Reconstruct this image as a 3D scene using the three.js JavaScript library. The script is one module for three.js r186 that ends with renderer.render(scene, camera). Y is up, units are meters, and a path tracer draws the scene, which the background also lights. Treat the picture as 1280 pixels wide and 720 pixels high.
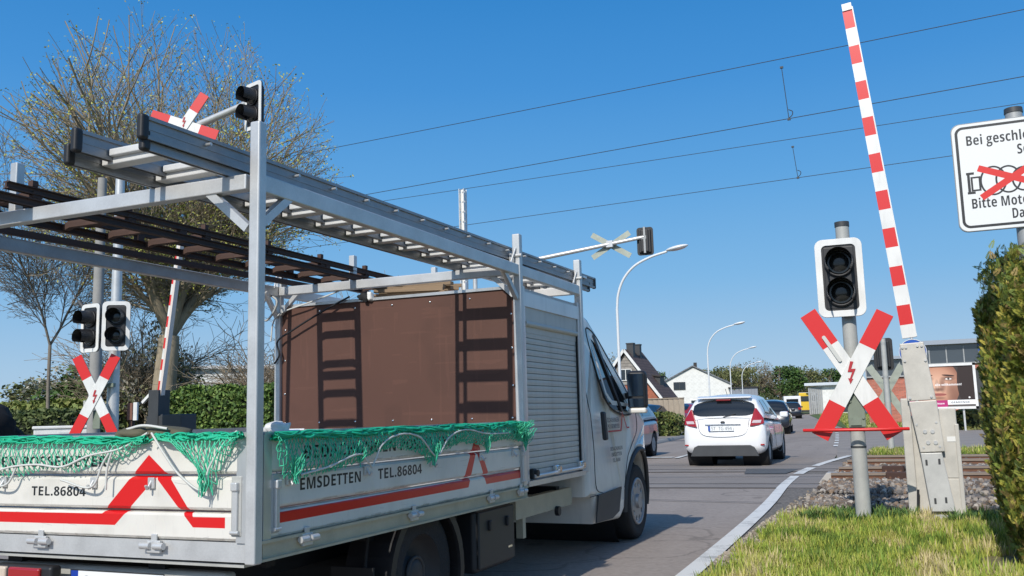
import * as THREE from 'three';
import { mergeGeometries } from 'three/addons/utils/BufferGeometryUtils.js';
import { RoundedBoxGeometry } from 'three/addons/geometries/RoundedBoxGeometry.js';
import { Brush, Evaluator, SUBTRACTION } from 'three-bvh-csg';

// ---------------------------------------------------------------- camera, sky, sun, exposure
const scene = new THREE.Scene();
const renderer = new THREE.WebGLRenderer({ antialias: true });
renderer.toneMapping = THREE.LinearToneMapping;
renderer.toneMappingExposure = 1.0;
renderer.shadowMap.enabled = true;
const camera = new THREE.PerspectiveCamera(2 * Math.atan(360 / 1150) * 180 / Math.PI, 16 / 9, 0.1, 4000);
camera.rotation.order = 'YXZ';
camera.position.set(0, 1.155, 0);
camera.rotation.set(0.1370, 0.4078, -0.0257);

const SUN_EL = 37 * Math.PI / 180, SUN_AZ = -0.012;            // the sun stands behind the truck
const sunDir = new THREE.Vector3(Math.sin(SUN_AZ) * Math.cos(SUN_EL), Math.sin(SUN_EL), Math.cos(SUN_AZ) * Math.cos(SUN_EL));
{
  const W = 512, H = 256, d = new Float32Array(W * H * 4);
  const stops = [[-90, .17, .155, .13], [-4, .26, .24, .21], [-0.6, .36, .42, .47], [0, .46, .60, .755], [3, .38, .575, .775], [8, .215, .475, .785], [14, .118, .375, .745], [20, .064, .29, .68], [27, .032, .225, .59], [50, .034, .16, .42], [90, .03, .12, .33]];
  for (let j = 0; j < H; j++) {
    const el = ((j + .5) / H - .5) * 180;
    let k = 0; while (k < stops.length - 2 && el > stops[k + 1][0]) k++;
    const a = stops[k], b = stops[k + 1], t = Math.min(1, Math.max(0, (el - a[0]) / (b[0] - a[0])));
    for (let i = 0; i < W; i++) {
      const az = ((i + .5) / W - .5) * 2 * Math.PI, ce = Math.cos(el * Math.PI / 180);
      const dx = Math.cos(az) * ce, dz = Math.sin(az) * ce, dy = Math.sin(el * Math.PI / 180);
      const c = dx * sunDir.x + dy * sunDir.y + dz * sunDir.z;
      const glow = el > -1 ? .5 * Math.pow(Math.max(0, c), 6) + 1.0 * Math.pow(Math.max(0, c), 40) : 0;
      const o = (j * W + i) * 4;
      for (let q = 0; q < 3; q++) d[o + q] = a[q + 1] + (b[q + 1] - a[q + 1]) * t + glow * [1, .97, .9][q];
      d[o + 3] = 1;
    }
  }
  const sky = new THREE.DataTexture(d, W, H, THREE.RGBAFormat, THREE.FloatType);
  sky.mapping = THREE.EquirectangularReflectionMapping; sky.magFilter = THREE.LinearFilter; sky.minFilter = THREE.LinearFilter;
  sky.wrapS = THREE.RepeatWrapping; sky.needsUpdate = true;
  scene.background = sky; scene.environment = sky;
}
const sun = new THREE.DirectionalLight(new THREE.Color(1, .95, .87), 3.7);
sun.position.copy(sunDir).multiplyScalar(120); sun.position.x -= 4; sun.position.z -= 12;
sun.target.position.set(-4, 0, -12); scene.add(sun, sun.target);
sun.castShadow = true; sun.shadow.mapSize.set(4096, 4096);
Object.assign(sun.shadow.camera, { left: -60, right: 40, top: 60, bottom: -60, near: 1, far: 400 });

// ---------------------------------------------------------------- helpers
let seed = 7;
const rnd = () => { seed |= 0; seed = seed + 0x6D2B79F5 | 0; let t = Math.imul(seed ^ seed >>> 15, 1 | seed); t = t + Math.imul(t ^ t >>> 7, 61 | t) ^ t; return ((t ^ t >>> 14) >>> 0) / 4294967296; };
const rr = (a, b) => a + (b - a) * rnd();
const V = (x, y, z) => new THREE.Vector3(x, y, z);
const used = {};
const numbered = (n) => { used[n] = (used[n] ?? -1) + 1; return used[n] ? n + '_' + String(used[n]).padStart(3, '0') : n; };
function tag(o, label, category, group) { o.userData.label = label; o.userData.category = category; if (group) o.userData.group = group; return o; }
function thing(name, label, category, pos = [0, 0, 0], turn = 0, group) {
  const o = new THREE.Group(); o.name = numbered(name); o.position.set(...pos); o.rotation.y = turn; scene.add(o);
  return tag(o, label, category, group);
}
function boxUV(g) {                                             // uv in metres, by the main direction of each face
  const p = g.attributes.position, n = g.attributes.normal, uv = new Float32Array(p.count * 2);
  for (let i = 0; i < p.count; i++) {
    const ax = Math.abs(n.getX(i)), ay = Math.abs(n.getY(i)), az = Math.abs(n.getZ(i));
    if (ay >= ax && ay >= az) { uv[2 * i] = p.getX(i); uv[2 * i + 1] = p.getZ(i); }
    else if (ax >= az) { uv[2 * i] = p.getZ(i); uv[2 * i + 1] = p.getY(i); }
    else { uv[2 * i] = p.getX(i); uv[2 * i + 1] = p.getY(i); }
  }
  g.setAttribute('uv', new THREE.BufferAttribute(uv, 2)); return g;
}
function merge(list, keepUV) {
  list = (Array.isArray(list) ? list : [list]).flat(9).map((g) => {
    let q = g.index ? g.toNonIndexed() : g.clone();
    for (const k of Object.keys(q.attributes)) if (!['position', 'normal', 'uv'].includes(k)) q.deleteAttribute(k);
    if (!q.attributes.normal) q.computeVertexNormals();
    if (!q.attributes.uv) q.setAttribute('uv', new THREE.BufferAttribute(new Float32Array(q.attributes.position.count * 2), 2));
    q.morphAttributes = {}; q.groups = [];
    return q;
  });
  const m = list.length > 1 ? mergeGeometries(list, false) : list[0];
  return keepUV ? m : boxUV(m);
}
function mesh(name, geo, mat, parent, keepUV) {
  const m = new THREE.Mesh(merge(geo, keepUV), mat); m.name = parent ? name : numbered(name); m.castShadow = m.receiveShadow = true;
  (parent ?? scene).add(m); return m;
}
function shared(name, geo, mat, parent) { const m = new THREE.Mesh(geo, mat); m.name = name; m.castShadow = m.receiveShadow = true; parent.add(m); return m; }
function structure(name, geo, mat, keepUV) { const m = mesh(name, geo, mat, null, keepUV); m.userData.kind = 'structure'; return m; }
const mv = (g, x = 0, y = 0, z = 0, rx = 0, ry = 0, rz = 0) => { if (rx) g.rotateX(rx); if (ry) g.rotateY(ry); if (rz) g.rotateZ(rz); return g.translate(x, y, z); };
const box = (w, h, d, x = 0, y = 0, z = 0, rx = 0, ry = 0, rz = 0) => mv(new THREE.BoxGeometry(w, h, d), x, y, z, rx, ry, rz);
const rbox = (w, h, d, r, x = 0, y = 0, z = 0, rx = 0, ry = 0, rz = 0, s = 2) => mv(new RoundedBoxGeometry(w, h, d, s, r), x, y, z, rx, ry, rz);
const cyl = (r1, r2, h, x = 0, y = 0, z = 0, seg = 16, rx = 0, ry = 0, rz = 0) => mv(new THREE.CylinderGeometry(r1, r2, h, seg), x, y, z, rx, ry, rz);
const sph = (r, x, y, z, sx = 1, sy = 1, sz = 1, seg = 12) => new THREE.SphereGeometry(r, seg, Math.max(6, seg >> 1)).scale(sx, sy, sz).translate(x, y, z);
function aim(g, p, q) { const d = q.clone().sub(p), m = new THREE.Matrix4(); const quat = new THREE.Quaternion().setFromUnitVectors(V(0, 1, 0), d.clone().normalize()); m.compose(p.clone().add(q).multiplyScalar(.5), quat, V(1, 1, 1)); return g.applyMatrix4(m); }
const bar = (p, q, r, seg = 8, r2 = r) => aim(new THREE.CylinderGeometry(r2, r, p.distanceTo(q), seg), p, q);
function beam(p, q, w, h, up = V(0, 1, 0)) {                       // a box of width w and height h from p to q
  const f = q.clone().sub(p), L = f.length(); f.normalize(); const s = V(0, 0, 0).crossVectors(up, f).normalize(), u = V(0, 0, 0).crossVectors(f, s);
  return new THREE.BoxGeometry(w, h, L).applyMatrix4(new THREE.Matrix4().makeBasis(s, u, f).setPosition(p.clone().add(q).multiplyScalar(.5)));
}
const tube = (pts, r, n = 24, seg = 8, closed = false) => new THREE.TubeGeometry(new THREE.CatmullRomCurve3(pts, closed), n, r, seg, closed);
const shape = (pts, holes = []) => { const s = new THREE.Shape(pts.map((p) => new THREE.Vector2(p[0], p[1]))); for (const h of holes) s.holes.push(new THREE.Path(h.map((p) => new THREE.Vector2(p[0], p[1])))); return s; };
const ext = (s, depth, bev = 0, bs = 2) => new THREE.ExtrudeGeometry(Array.isArray(s) ? shape(s) : s, { depth, bevelEnabled: bev > 0, bevelSize: bev, bevelThickness: bev, bevelOffset: -bev, bevelSegments: bs, steps: 1, curveSegments: 10 });
function rrect(w, h, r, n = 5, cx = 0, cy = 0) { const p = []; for (const [sx, sy, a] of [[1, 1, 0], [-1, 1, 1], [-1, -1, 2], [1, -1, 3]]) for (let i = 0; i <= n; i++) { const t = (a + i / n) * Math.PI / 2; p.push([cx + sx * (w / 2 - r) + r * Math.cos(t), cy + sy * (h / 2 - r) + r * Math.sin(t)]); } return p; }
const circ = (r, n = 24, cx = 0, cy = 0) => [...Array(n)].map((_, i) => [cx + r * Math.cos(i / n * 2 * Math.PI), cy + r * Math.sin(i / n * 2 * Math.PI)]);
function sheet(pts, tris, uvs) { const g = new THREE.BufferGeometry(); g.setAttribute('position', new THREE.Float32BufferAttribute(pts.flat(), 3)); if (uvs) g.setAttribute('uv', new THREE.Float32BufferAttribute(uvs.flat(), 2)); g.setIndex(tris.flat()); g.computeVertexNormals(); return g; }
function grid(nu, nv, f) {                                         // a surface from f(u, v) -> [x, y, z]
  const p = [], t = [], uv = [];
  for (let j = 0; j <= nv; j++) for (let i = 0; i <= nu; i++) { p.push(f(i / nu, j / nv)); uv.push([i / nu, j / nv]); }
  for (let j = 0; j < nv; j++) for (let i = 0; i < nu; i++) { const a = j * (nu + 1) + i, b = a + 1, c = a + nu + 1, d = c + 1; t.push([a, b, d], [a, d, c]); }
  return sheet(p, t, uv);
}
const gy = (x, z) => .0036 * Math.max(0, -z - 30) * Math.min(1, 260 / Math.max(1, -z));   // the land rises a little beyond the crossing
function ribbon(pts, w, y = 0, n = 40) {                           // a strip on the ground along x, z points
  const c = new THREE.CatmullRomCurve3(pts.map((p) => V(p[0], 0, p[1]))), P = c.getSpacedPoints(n), out = [], t = [];
  P.forEach((p, i) => { const a = P[Math.max(0, i - 1)], b = P[Math.min(n, i + 1)], d = b.clone().sub(a).normalize(); for (const s of [-1, 1]) { const x = p.x + s * d.z * -w / 2, z = p.z + s * d.x * w / 2; out.push([x, y + gy(x, z), z]); } });
  for (let i = 0; i < n; i++) t.push([2 * i, 2 * i + 1, 2 * i + 3], [2 * i, 2 * i + 3, 2 * i + 2]);
  return up(sheet(out, t));
}
function up(g) { const n = g.attributes.normal; if (n.getY(0) < 0) { const ix = g.index.array; for (let i = 0; i < ix.length; i += 3) { const q = ix[i]; ix[i] = ix[i + 1]; ix[i + 1] = q; } g.computeVertexNormals(); } return g; }
function flat(poly, y) { const s = new THREE.ShapeGeometry(shape(poly.map((p) => [p[0], -p[1]]))); s.rotateX(-Math.PI / 2); const p = s.attributes.position; for (let i = 0; i < p.count; i++) p.setY(i, y + gy(p.getX(i), p.getZ(i))); s.computeVertexNormals(); return s; }

// ---------------------------------------------------------------- textures
const hash = (x, y, s) => { let h = Math.imul(x, 374761393) + Math.imul(y, 668265263) + Math.imul(s, 974711) | 0; h = Math.imul(h ^ h >>> 13, 1274126177); return ((h ^ h >>> 16) >>> 0) / 4294967296; };
function vnoise(x, y, per, s) { const xi = Math.floor(x), yi = Math.floor(y), f = x - xi, g = y - yi, u = f * f * (3 - 2 * f), v = g * g * (3 - 2 * g), m = (a) => ((a % per) + per) % per; const a = hash(m(xi), m(yi), s), b = hash(m(xi + 1), m(yi), s), c = hash(m(xi), m(yi + 1), s), d = hash(m(xi + 1), m(yi + 1), s); return a + (b - a) * u + (c - a) * v + (a - b - c + d) * u * v; }
function fbm(u, v, base, oct, s) { let a = .5, t = 0, n = 0; for (let k = 0; k < oct; k++) { const p = base << k; t += a * vnoise(u * p, v * p, p, s + k * 17); n += a; a *= .5; } return t / n; }
function dtex(n, f, metres, srgb = false) {
  const d = new Uint8Array(n * n * 4);
  for (let j = 0; j < n; j++) for (let i = 0; i < n; i++) { const c = f(i / n, j / n, i, j), o = (j * n + i) * 4; for (let k = 0; k < 3; k++) d[o + k] = Math.max(0, Math.min(255, 255 * (Array.isArray(c) ? c[k] : c))); d[o + 3] = 255; }
  const t = new THREE.DataTexture(d, n, n); t.magFilter = THREE.LinearFilter; t.minFilter = THREE.LinearMipmapLinearFilter; t.generateMipmaps = true; t.wrapS = t.wrapT = THREE.RepeatWrapping;
  const m = Array.isArray(metres) ? metres : [metres, metres]; t.repeat.set(1 / m[0], 1 / m[1]); if (srgb) t.colorSpace = THREE.SRGBColorSpace; t.needsUpdate = true; return t;
}
function canvas(w, h, draw) { const c = document.createElement('canvas'); c.width = w; c.height = h; const g = c.getContext('2d'); draw(g, w, h); const t = new THREE.CanvasTexture(c); t.colorSpace = THREE.SRGBColorSpace; t.anisotropy = 8; return t; }
function words(g, s, x, y, size, width, weight = 'bold', face = 'sans-serif') { g.save(); g.font = `${weight} ${size}px ${face}`; const w = g.measureText(s).width; g.translate(x, y); if (width) g.scale(width / w, 1); g.fillText(s, 0, 0); g.restore(); }
const grain = (lo, hi, base, oct, s) => (u, v) => lo + (hi - lo) * fbm(u, v, base, oct, s);
const T = {
  mottle: dtex(256, (u, v) => .72 + .28 * fbm(u, v, 6, 5, 3) + .08 * (vnoise(u * 128, v * 128, 128, 9) - .5), .6),
  dirt: dtex(256, (u, v) => { const a = fbm(u, v, 4, 5, 21); const st = fbm(u, v * .15, 40, 3, 23); const k = .80 + .2 * Math.min(1, a * 1.75) - .07 * Math.max(0, st - .5) * 4; return [k, k * .992, k * .97]; }, 1.1),
  asphalt: dtex(512, (u, v, i, j) => { const a = fbm(u, v, 5, 5, 31), b = hash(i, j, 5); return [.8 + .28 * a + .26 * (b - .5), .8 + .28 * a + .26 * (b - .5), .81 + .27 * a + .26 * (b - .5)].map((c) => c * .82); }, 2.3),
  road: dtex(1024, (u, v, i, j) => {                                    // 20 m of worn road: wheel tracks, patches, cracks, drips
    const x = u * 20 - 20, a = fbm(u, v, 8, 6, 131), b = fbm(u, v * .12, 40, 3, 133), n = hash(i, j, 5) * .55 + hash(i >> 1, j >> 1, 6) * .45;
    let t = 0; for (const c of [-2.55, -4.15, -6.1, -7.7]) t += Math.exp(-(((x - c) / .32) ** 2)); let s = 0; for (const c of [-3.35, -6.9]) s += Math.exp(-(((x - c) / .3) ** 2));
    const cr = Math.abs(fbm(u, v, 5, 5, 141) - .5), cr2 = Math.abs(fbm(u, v, 7, 5, 151) - .52), crack = (cr < .0035 || cr2 < .003) ? .72 : 1, blot = fbm(u, v, 14, 3, 161) > .7 ? .88 : 1;
    const k = (.76 + .22 * a + .12 * (b - .5) + .26 * (n - .5) - .07 * t * (.5 + b) - .09 * s * (.4 + .8 * b)) * crack * blot; return [k, k * .995, k * .985]; }, 20),
  worn: dtex(512, (u, v, i, j) => { const a = fbm(u, v, 10, 5, 171), h = hash(i, j, 9); return a + .25 * h > .79 ? .45 + .2 * h : .84 + .14 * a + .1 * (h - .5); }, 2.2),
  scuff: dtex(512, (u, v, i, j) => { const a = fbm(u, v, 3, 5, 181), b = fbm(u, v * .08, 60, 3, 183), c = fbm(u * .1, v, 50, 3, 185), s = b > .71 ? .1 : 0, w = c > .73 ? .12 : 0, st = fbm(u, v, 5, 3, 187); const k = .78 + .2 * a + s + w - (st > .68 ? .08 * Math.min(1, (st - .68) * 14) : 0); return [k, k * (1 - .02 * a), k * .97]; }, 1.9),
  fine: dtex(256, (u, v, i, j) => .5 * hash(i, j, 8) + .5 * vnoise(u * 64, v * 64, 64, 4), .35),
  bark: dtex(256, (u, v) => { const r = fbm(u, v * .25, 24, 3, 41); return [.55 + .5 * r, .52 + .46 * r, .45 + .42 * r]; }, [.5, 1.1]),
  wood: dtex(256, (u, v) => { const r = fbm(u * 1, v, 4, 3, 51) * .4 + .6 * vnoise(u * 4, v * 64, 64, 6); return .62 + .42 * r; }, [1.4, .3]),
  land: dtex(512, (u, v, i, j) => { const a = fbm(u, v, 6, 6, 61), b = fbm(u, v, 24, 3, 67); return [.45 + .5 * a + .2 * (b - .5), .5 + .42 * a + .2 * (b - .5), .42 + .3 * a]; }, 7),
  gravel: dtex(512, (u, v, i, j) => { const b = vnoise(u * 96, v * 96, 96, 71), c = hash(i, j, 3); return .35 + .55 * b + .2 * (c - .5); }, 2),
  tiles: dtex(256, (u, v) => { const r = Math.floor(v * 8), e = (v * 8) % 1, x = (u * 8 + (r % 2) * .5) % 1; return (.7 + .3 * hash(Math.floor(u * 8 + (r % 2) * .5), r, 4)) * (e < .16 ? .55 : 1) * (x < .06 ? .75 : 1); }, 2.4),
  brick: dtex(256, (u, v) => { const r = Math.floor(v * 16), x = u * 8 + (r % 2) * .5, e = (v * 16) % 1, f = x % 1; if (e < .14 || f < .06) return [.62, .58, .53]; const h = hash(Math.floor(x) % 8, r, 12); return [.62 + .34 * h, .3 + .16 * h, .22 + .12 * h]; }, [2, 1.1]),
};
const std = (r, g, b, rough = .6, metal = 0, extra = {}) => { const m = new THREE.MeshStandardMaterial({ roughness: rough, metalness: metal, side: THREE.DoubleSide, ...extra }); m.color.setRGB(r, g, b); return m; };
const phy = (r, g, b, rough, extra) => { const m = new THREE.MeshPhysicalMaterial({ roughness: rough, side: THREE.DoubleSide, ...extra }); m.color.setRGB(r, g, b); return m; };
const M = {
  paint: phy(.8, .775, .72, .38, { map: T.dirt, clearcoat: .5, clearcoatRoughness: .12 }),
  carWhite: phy(.8, .8, .8, .35, { clearcoat: .8, clearcoatRoughness: .05 }),
  carDark: phy(.012, .016, .026, .22, { clearcoat: 1, clearcoatRoughness: .04 }),
  carSilver: phy(.2, .24, .3, .35, { metalness: .15, clearcoat: 1, clearcoatRoughness: .05 }),
  carRed: phy(.3, .02, .02, .32, { clearcoat: 1, clearcoatRoughness: .05 }),
  galv: std(.70, .70, .69, .4, .4, { map: T.mottle }),
  galvDull: std(.42, .43, .43, .55, .25, { map: T.mottle }),
  alu: std(.68, .69, .70, .33, .6, { map: T.dirt }),
  stile: std(.36, .365, .375, .42, .4, { map: T.mottle }),
  frame: std(.56, .5, .36, .6, .05, { map: T.mottle }),
  shutter: std(.64, .6, .55, .5, .1, { map: T.dirt }),
  black: std(.018, .018, .02, .5), matt: std(.012, .012, .013, .8), rubber: std(.022, .022, .023, .85, 0, { bumpMap: T.fine, bumpScale: .003 }),
  darkgrey: std(.055, .058, .062, .55, 0, { map: T.mottle }),
  ply: std(.118, .052, .036, .7, 0, { map: T.scuff }),
  oldwood: std(.085, .045, .032, .75, 0, { map: T.wood }), timber: std(.32, .22, .13, .75, 0, { map: T.wood }),
  red: std(.62, .022, .02, .4, 0, { map: T.dirt }), white: std(.82, .82, .81, .42, 0, { map: T.dirt }),
  redbright: std(.68, .025, .025, .35),
  glass: phy(.012, .016, .02, .05, { clearcoat: 1, clearcoatRoughness: .02 }),
  glassGrey: phy(.06, .07, .08, .08, { clearcoat: 1, clearcoatRoughness: .03 }),
  mirror: std(.2, .23, .27, .06, 1), chrome: std(.8, .8, .8, .15, 1),
  net: std(.07, .56, .33, .6), netDark: std(.012, .46, .26, .65), cord: std(.62, .62, .58, .7),
  rust: std(.19, .088, .05, .8, .1, { map: T.mottle }), railtop: std(.35, .27, .21, .4, .5),
  concrete: std(.36, .35, .33, .85, 0, { map: T.mottle }), greypaint: std(.5, .5, .47, .5, .05, { map: T.mottle }),
  boxgrey: std(.66, .63, .57, .5, .15, { map: T.mottle }), bracket: std(.24, .28, .22, .6, 0, { map: T.mottle }),
  tail: phy(.35, .01, .012, .2, { clearcoat: 1 }), tailClear: phy(.6, .5, .5, .2, { clearcoat: 1 }), blue: std(.015, .09, .42, .4), yellow: std(.75, .5, .03, .5),
  brick: std(.42, .42, .42, .85, 0, { map: T.brick }), roofdark: std(.055, .05, .048, .75, 0, { map: T.tiles }), roofbrown: std(.13, .085, .07, .75, 0, { map: T.tiles }),
  plaster: std(.82, .82, .8, .8, 0, { map: T.dirt }), tan: std(.42, .35, .27, .85, 0, { map: T.mottle }), wire: std(.05, .055, .06, .6, .3),
};
// ---------------------------------------------------------------- ground, road, crossing
const asphalt = std(.36, .308, .272, .98, 0, { map: T.road, bumpMap: T.fine, bumpScale: .003 });
const asphaltOld = std(.38, .335, .295, .98, 0, { map: T.asphalt, bumpMap: T.fine, bumpScale: .003 });
const marking = std(.8, .785, .74, .8, 0, { map: T.worn });
{
  const far = grid(60, 120, (u, v) => { const x = (u - .5) * 1600 * (.08 + .92 * Math.abs(2 * u - 1)), z = 120 - 1700 * v * v - 60 * v; return [x, -.03 + gy(x, z), z]; });
  structure('ground', up(far), std(.13, .155, .06, .95, 0, { map: T.land }));
  const land = [[-3.2, 14], [-1.42, 9], [-1.35, -4], [-1.42, -7], [-1.5, -9.4], [-1.2, -10.6], [8, -10.9], [9, 14]];
  structure('verge', flat(land, -.006), std(.3, .25, .14, .95, 0, { map: T.land, bumpMap: T.gravel, bumpScale: .02 }));
}
const cx = (z) => z > -18 ? -5.15 : -5.15 - .0405 * (-z - 18) - .00062 * (-z - 18) ** 2;        // the middle of the road
const lw = (z) => z > -22 ? 3.45 : 3.45 - .85 * Math.min(1, (-z - 22) / 5);
{
  const L = [], Rr = [];
  for (let z = 16; z >= -240; z -= z > -40 ? 4 : 10) { L.push([cx(z) - lw(z), z]); Rr.push([cx(z) + (z > -16 ? 3.72 : 3.55), z]); }
  const pts = [], t = [];
  L.forEach((a, i) => { pts.push([a[0], gy(a[0], a[1]), a[1]], [Rr[i][0], gy(...Rr[i]), Rr[i][1]]); if (i) t.push([2 * i - 2, 2 * i - 1, 2 * i + 1], [2 * i - 2, 2 * i + 1, 2 * i]); });
  structure('road', up(sheet(pts, t)), asphalt);
  structure('side_road', flat([[-1.75, -22.4], [-1.05, -24.2], [.2, -25], [14, -25.6], [40, -27], [40, -41], [14, -42], [.6, -44.5], [-3.2, -47.5], [-3.9, -44], [-2.6, -34]], .004), asphaltOld);
  structure('road_shoulder', flat([[-1.55, 8], [-1.5, -6], [-1.62, -11.2], [-1.9, -14.2], [-1.95, -18], [-1.62, -22.5], [-1.1, -24], [-.7, -23], [-1.12, -18.4], [-1.0, -14.0], [-1.15, -11.6], [-1.18, -9.6], [-1.32, -6.5], [-1.25, 8]], .006), std(.27, .235, .2, .95, 0, { map: T.gravel }));
  const line = (n, pts, w) => structure('road_marking', ribbon(pts, w, .019, n), marking);
  line(30, [[-1.5, 6], [-1.52, -4], [-1.58, -7.5], [-1.72, -11.5], [-1.9, -14.5], [-1.96, -16.3]], .145);
  line(10, [[-1.965, -16.8], [-1.96, -17.6], [-1.92, -18.6]], .17);
  line(10, [[-1.9, -19.1], [-1.84, -20], [-1.68, -21.6], [-1.5, -23.1]], .15);
  for (const [a, b] of [[-6, -9], [-22.3, -24.4], [-28, -31], [-37, -40], [-46, -49], [-55, -58], [-64, -67]]) line(4, [[cx(a) - .1, a], [cx(b) - .1, b]], .12);
  line(6, [[cx(-22.6) - 3.1, -22.6], [cx(-22.6) - .25, -22.75]], .4);
  for (let k = 0; k < 12; k++) { const z = -28.5 - k * 2.1; line(3, [[cx(z) + 3.4 - .02 * k, z], [cx(z - 1) + 3.4 - .02 * k, z - 1]], .13); }
  // pavement on the far left with its kerb
  const pv = [], pt = [], kb = [], kt = [];
  for (let i = 0, z = -23.2; z > -150; z -= 5, i++) {
    const a = cx(z) - lw(z), h = gy(a, z);
    pv.push([a - .12, .115 + h, z], [a - 2.4, .115 + h, z]); kb.push([a, h, z], [a - .02, .12 + h, z], [a - .13, .12 + h, z]);
    if (i) { const k = 2 * i, q = 3 * i; pt.push([k - 2, k, k + 1], [k - 2, k + 1, k - 1]); kt.push([q - 3, q, q + 1], [q - 3, q + 1, q - 2], [q - 2, q + 1, q + 2], [q - 2, q + 2, q - 1]); }
  }
  structure('pavement', up(sheet(pv, pt)), std(.34, .3, .26, .9, 0, { map: T.tiles }));
  structure('kerb', sheet(kb, kt), M.concrete);
  structure('grass_verge', flat([[-3.2, -47.8], [.4, -45], [-2, -70], [-8, -110], [-11, -108], [-7, -76]], .02), std(.13, .19, .045, .95, 0, { map: T.land }));
}
// the railway: two tracks that cross the road at right angles
const TRK = [-15.57, -19.15], G = .7575, skew = (x) => -.075 * x;
{
  const bed = std(.3, .27, .24, .95, 0, { map: T.gravel, bumpMap: T.gravel, bumpScale: .03 });
  const zz = (x, d) => d + skew(x);
  structure('track_bed', [grid(60, 20, (u, v) => { const x = -1.12 + 22 * u; return [x, .015 + .075 * Math.sin(Math.PI * v) ** .6, zz(x, -12.6 - 9.2 * v)]; }), grid(60, 20, (u, v) => { const x = -90 + 81.2 * u; return [x, .015 + .06 * Math.sin(Math.PI * v) ** .6, zz(x, -12.6 - 9.2 * v)]; })].map(up), bed);
  const rn = ['nearest', 'second', 'third', 'farthest'];
  [TRK[0] + G, TRK[0] - G, TRK[1] + G, TRK[1] - G].forEach((d, i) => {
    const A = V(-60, 0, zz(-60, d)), B = V(24, 0, zz(24, d)), C1 = -8.9, C2 = -1.25;
    const t = thing('rail', `${rn[i]} rusty brown rail of the crossing, running through the ballast behind the barrier post`, 'rail', [0, 0, 0], 0, 'rails of the level crossing');
    const seg = (x0, x1, y, w, h) => beam(V(x0, y, zz(x0, d)), V(x1, y, zz(x1, d)), w, h);
    mesh('head', [seg(-60, C1, .16, .07, .04), seg(C2, 24, .16, .07, .04), seg(C1, C2, -.013, .07, .045)], M.railtop, t);
    mesh('web', [seg(-60, C1, .09, .028, .11), seg(C2, 24, .09, .028, .11)], M.rust, t);
    mesh('foot', [seg(-60, C1, .03, .14, .03), seg(C2, 24, .03, .14, .03)], M.rust, t);
    tag(t, t.userData.label, 'rail', 'rails of the level crossing');
  });
  const sl = mesh('sleeper', rbox(.26, .12, 2.4, .02), M.concrete, null); let n = 0;
  for (const d of TRK) for (let k = 0; k < 9; k++) {
    const x = -.75 + .62 * k, s = n ? sl.clone() : sl; if (n) { s.name = numbered('sleeper'); scene.add(s); }
    s.position.set(x, .025, zz(x, d)); s.rotation.y = .075;
    tag(s, `concrete sleeper sunk in the ballast under the ${d === TRK[0] ? 'near' : 'far'} track, ${['first', 'second', 'third', 'fourth', 'fifth', 'sixth', 'seventh', 'eighth', 'ninth'][k]} from the road`, 'sleeper', 'sleepers of the level crossing'); n++;
  }
  for (const [x, d, w] of [[-.42, TRK[0] - G, 'second'], [-.32, TRK[0] + G, 'nearest']]) {
    const j = thing('rail_joint', `dark rusty clamp block on the ${w} rail beside the barrier post`, 'rail joint', [x, 0, zz(x, d)]);
    mesh('clamp', [rbox(.34, .15, .05, .015, 0, .11, .05), rbox(.34, .15, .05, .015, 0, .11, -.05)], std(.06, .03, .022, .85), j);
    mesh('bolt', [-.11, 0, .11].map((u) => cyl(.016, .016, .16, u, .11, 0, 8, Math.PI / 2)), M.rust, j);
  }
  const w = thing('crossing_wedge', 'pale grey sloped end block of the crossing panel by the nearest rail', 'end block', [-1.22, 0, -14.95]);
  mesh('block', ext([[-.22, 0], [.24, 0], [.2, .05], [.02, .15], [-.1, .15]], .34, .01).translate(0, .02, -.17), std(.5, .47, .43, .85, 0, { map: T.mottle }), w);
  for (const d of TRK) structure('crossing_panel', [-1, 0, 1].map((k) => { const dz = k * 1.12, wd = k ? .62 : 1.34; return sheet([[-8.75, .012, zz(-8.75, d + dz) + wd / 2], [-1.3, .012, zz(-1.3, d + dz) + wd / 2], [-1.3, .012, zz(-1.3, d + dz) - wd / 2], [-8.75, .012, zz(-8.75, d + dz) - wd / 2]], [[0, 1, 2], [0, 2, 3]]); }), std(.315, .275, .245, .98, 0, { map: T.asphalt }));
}
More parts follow.
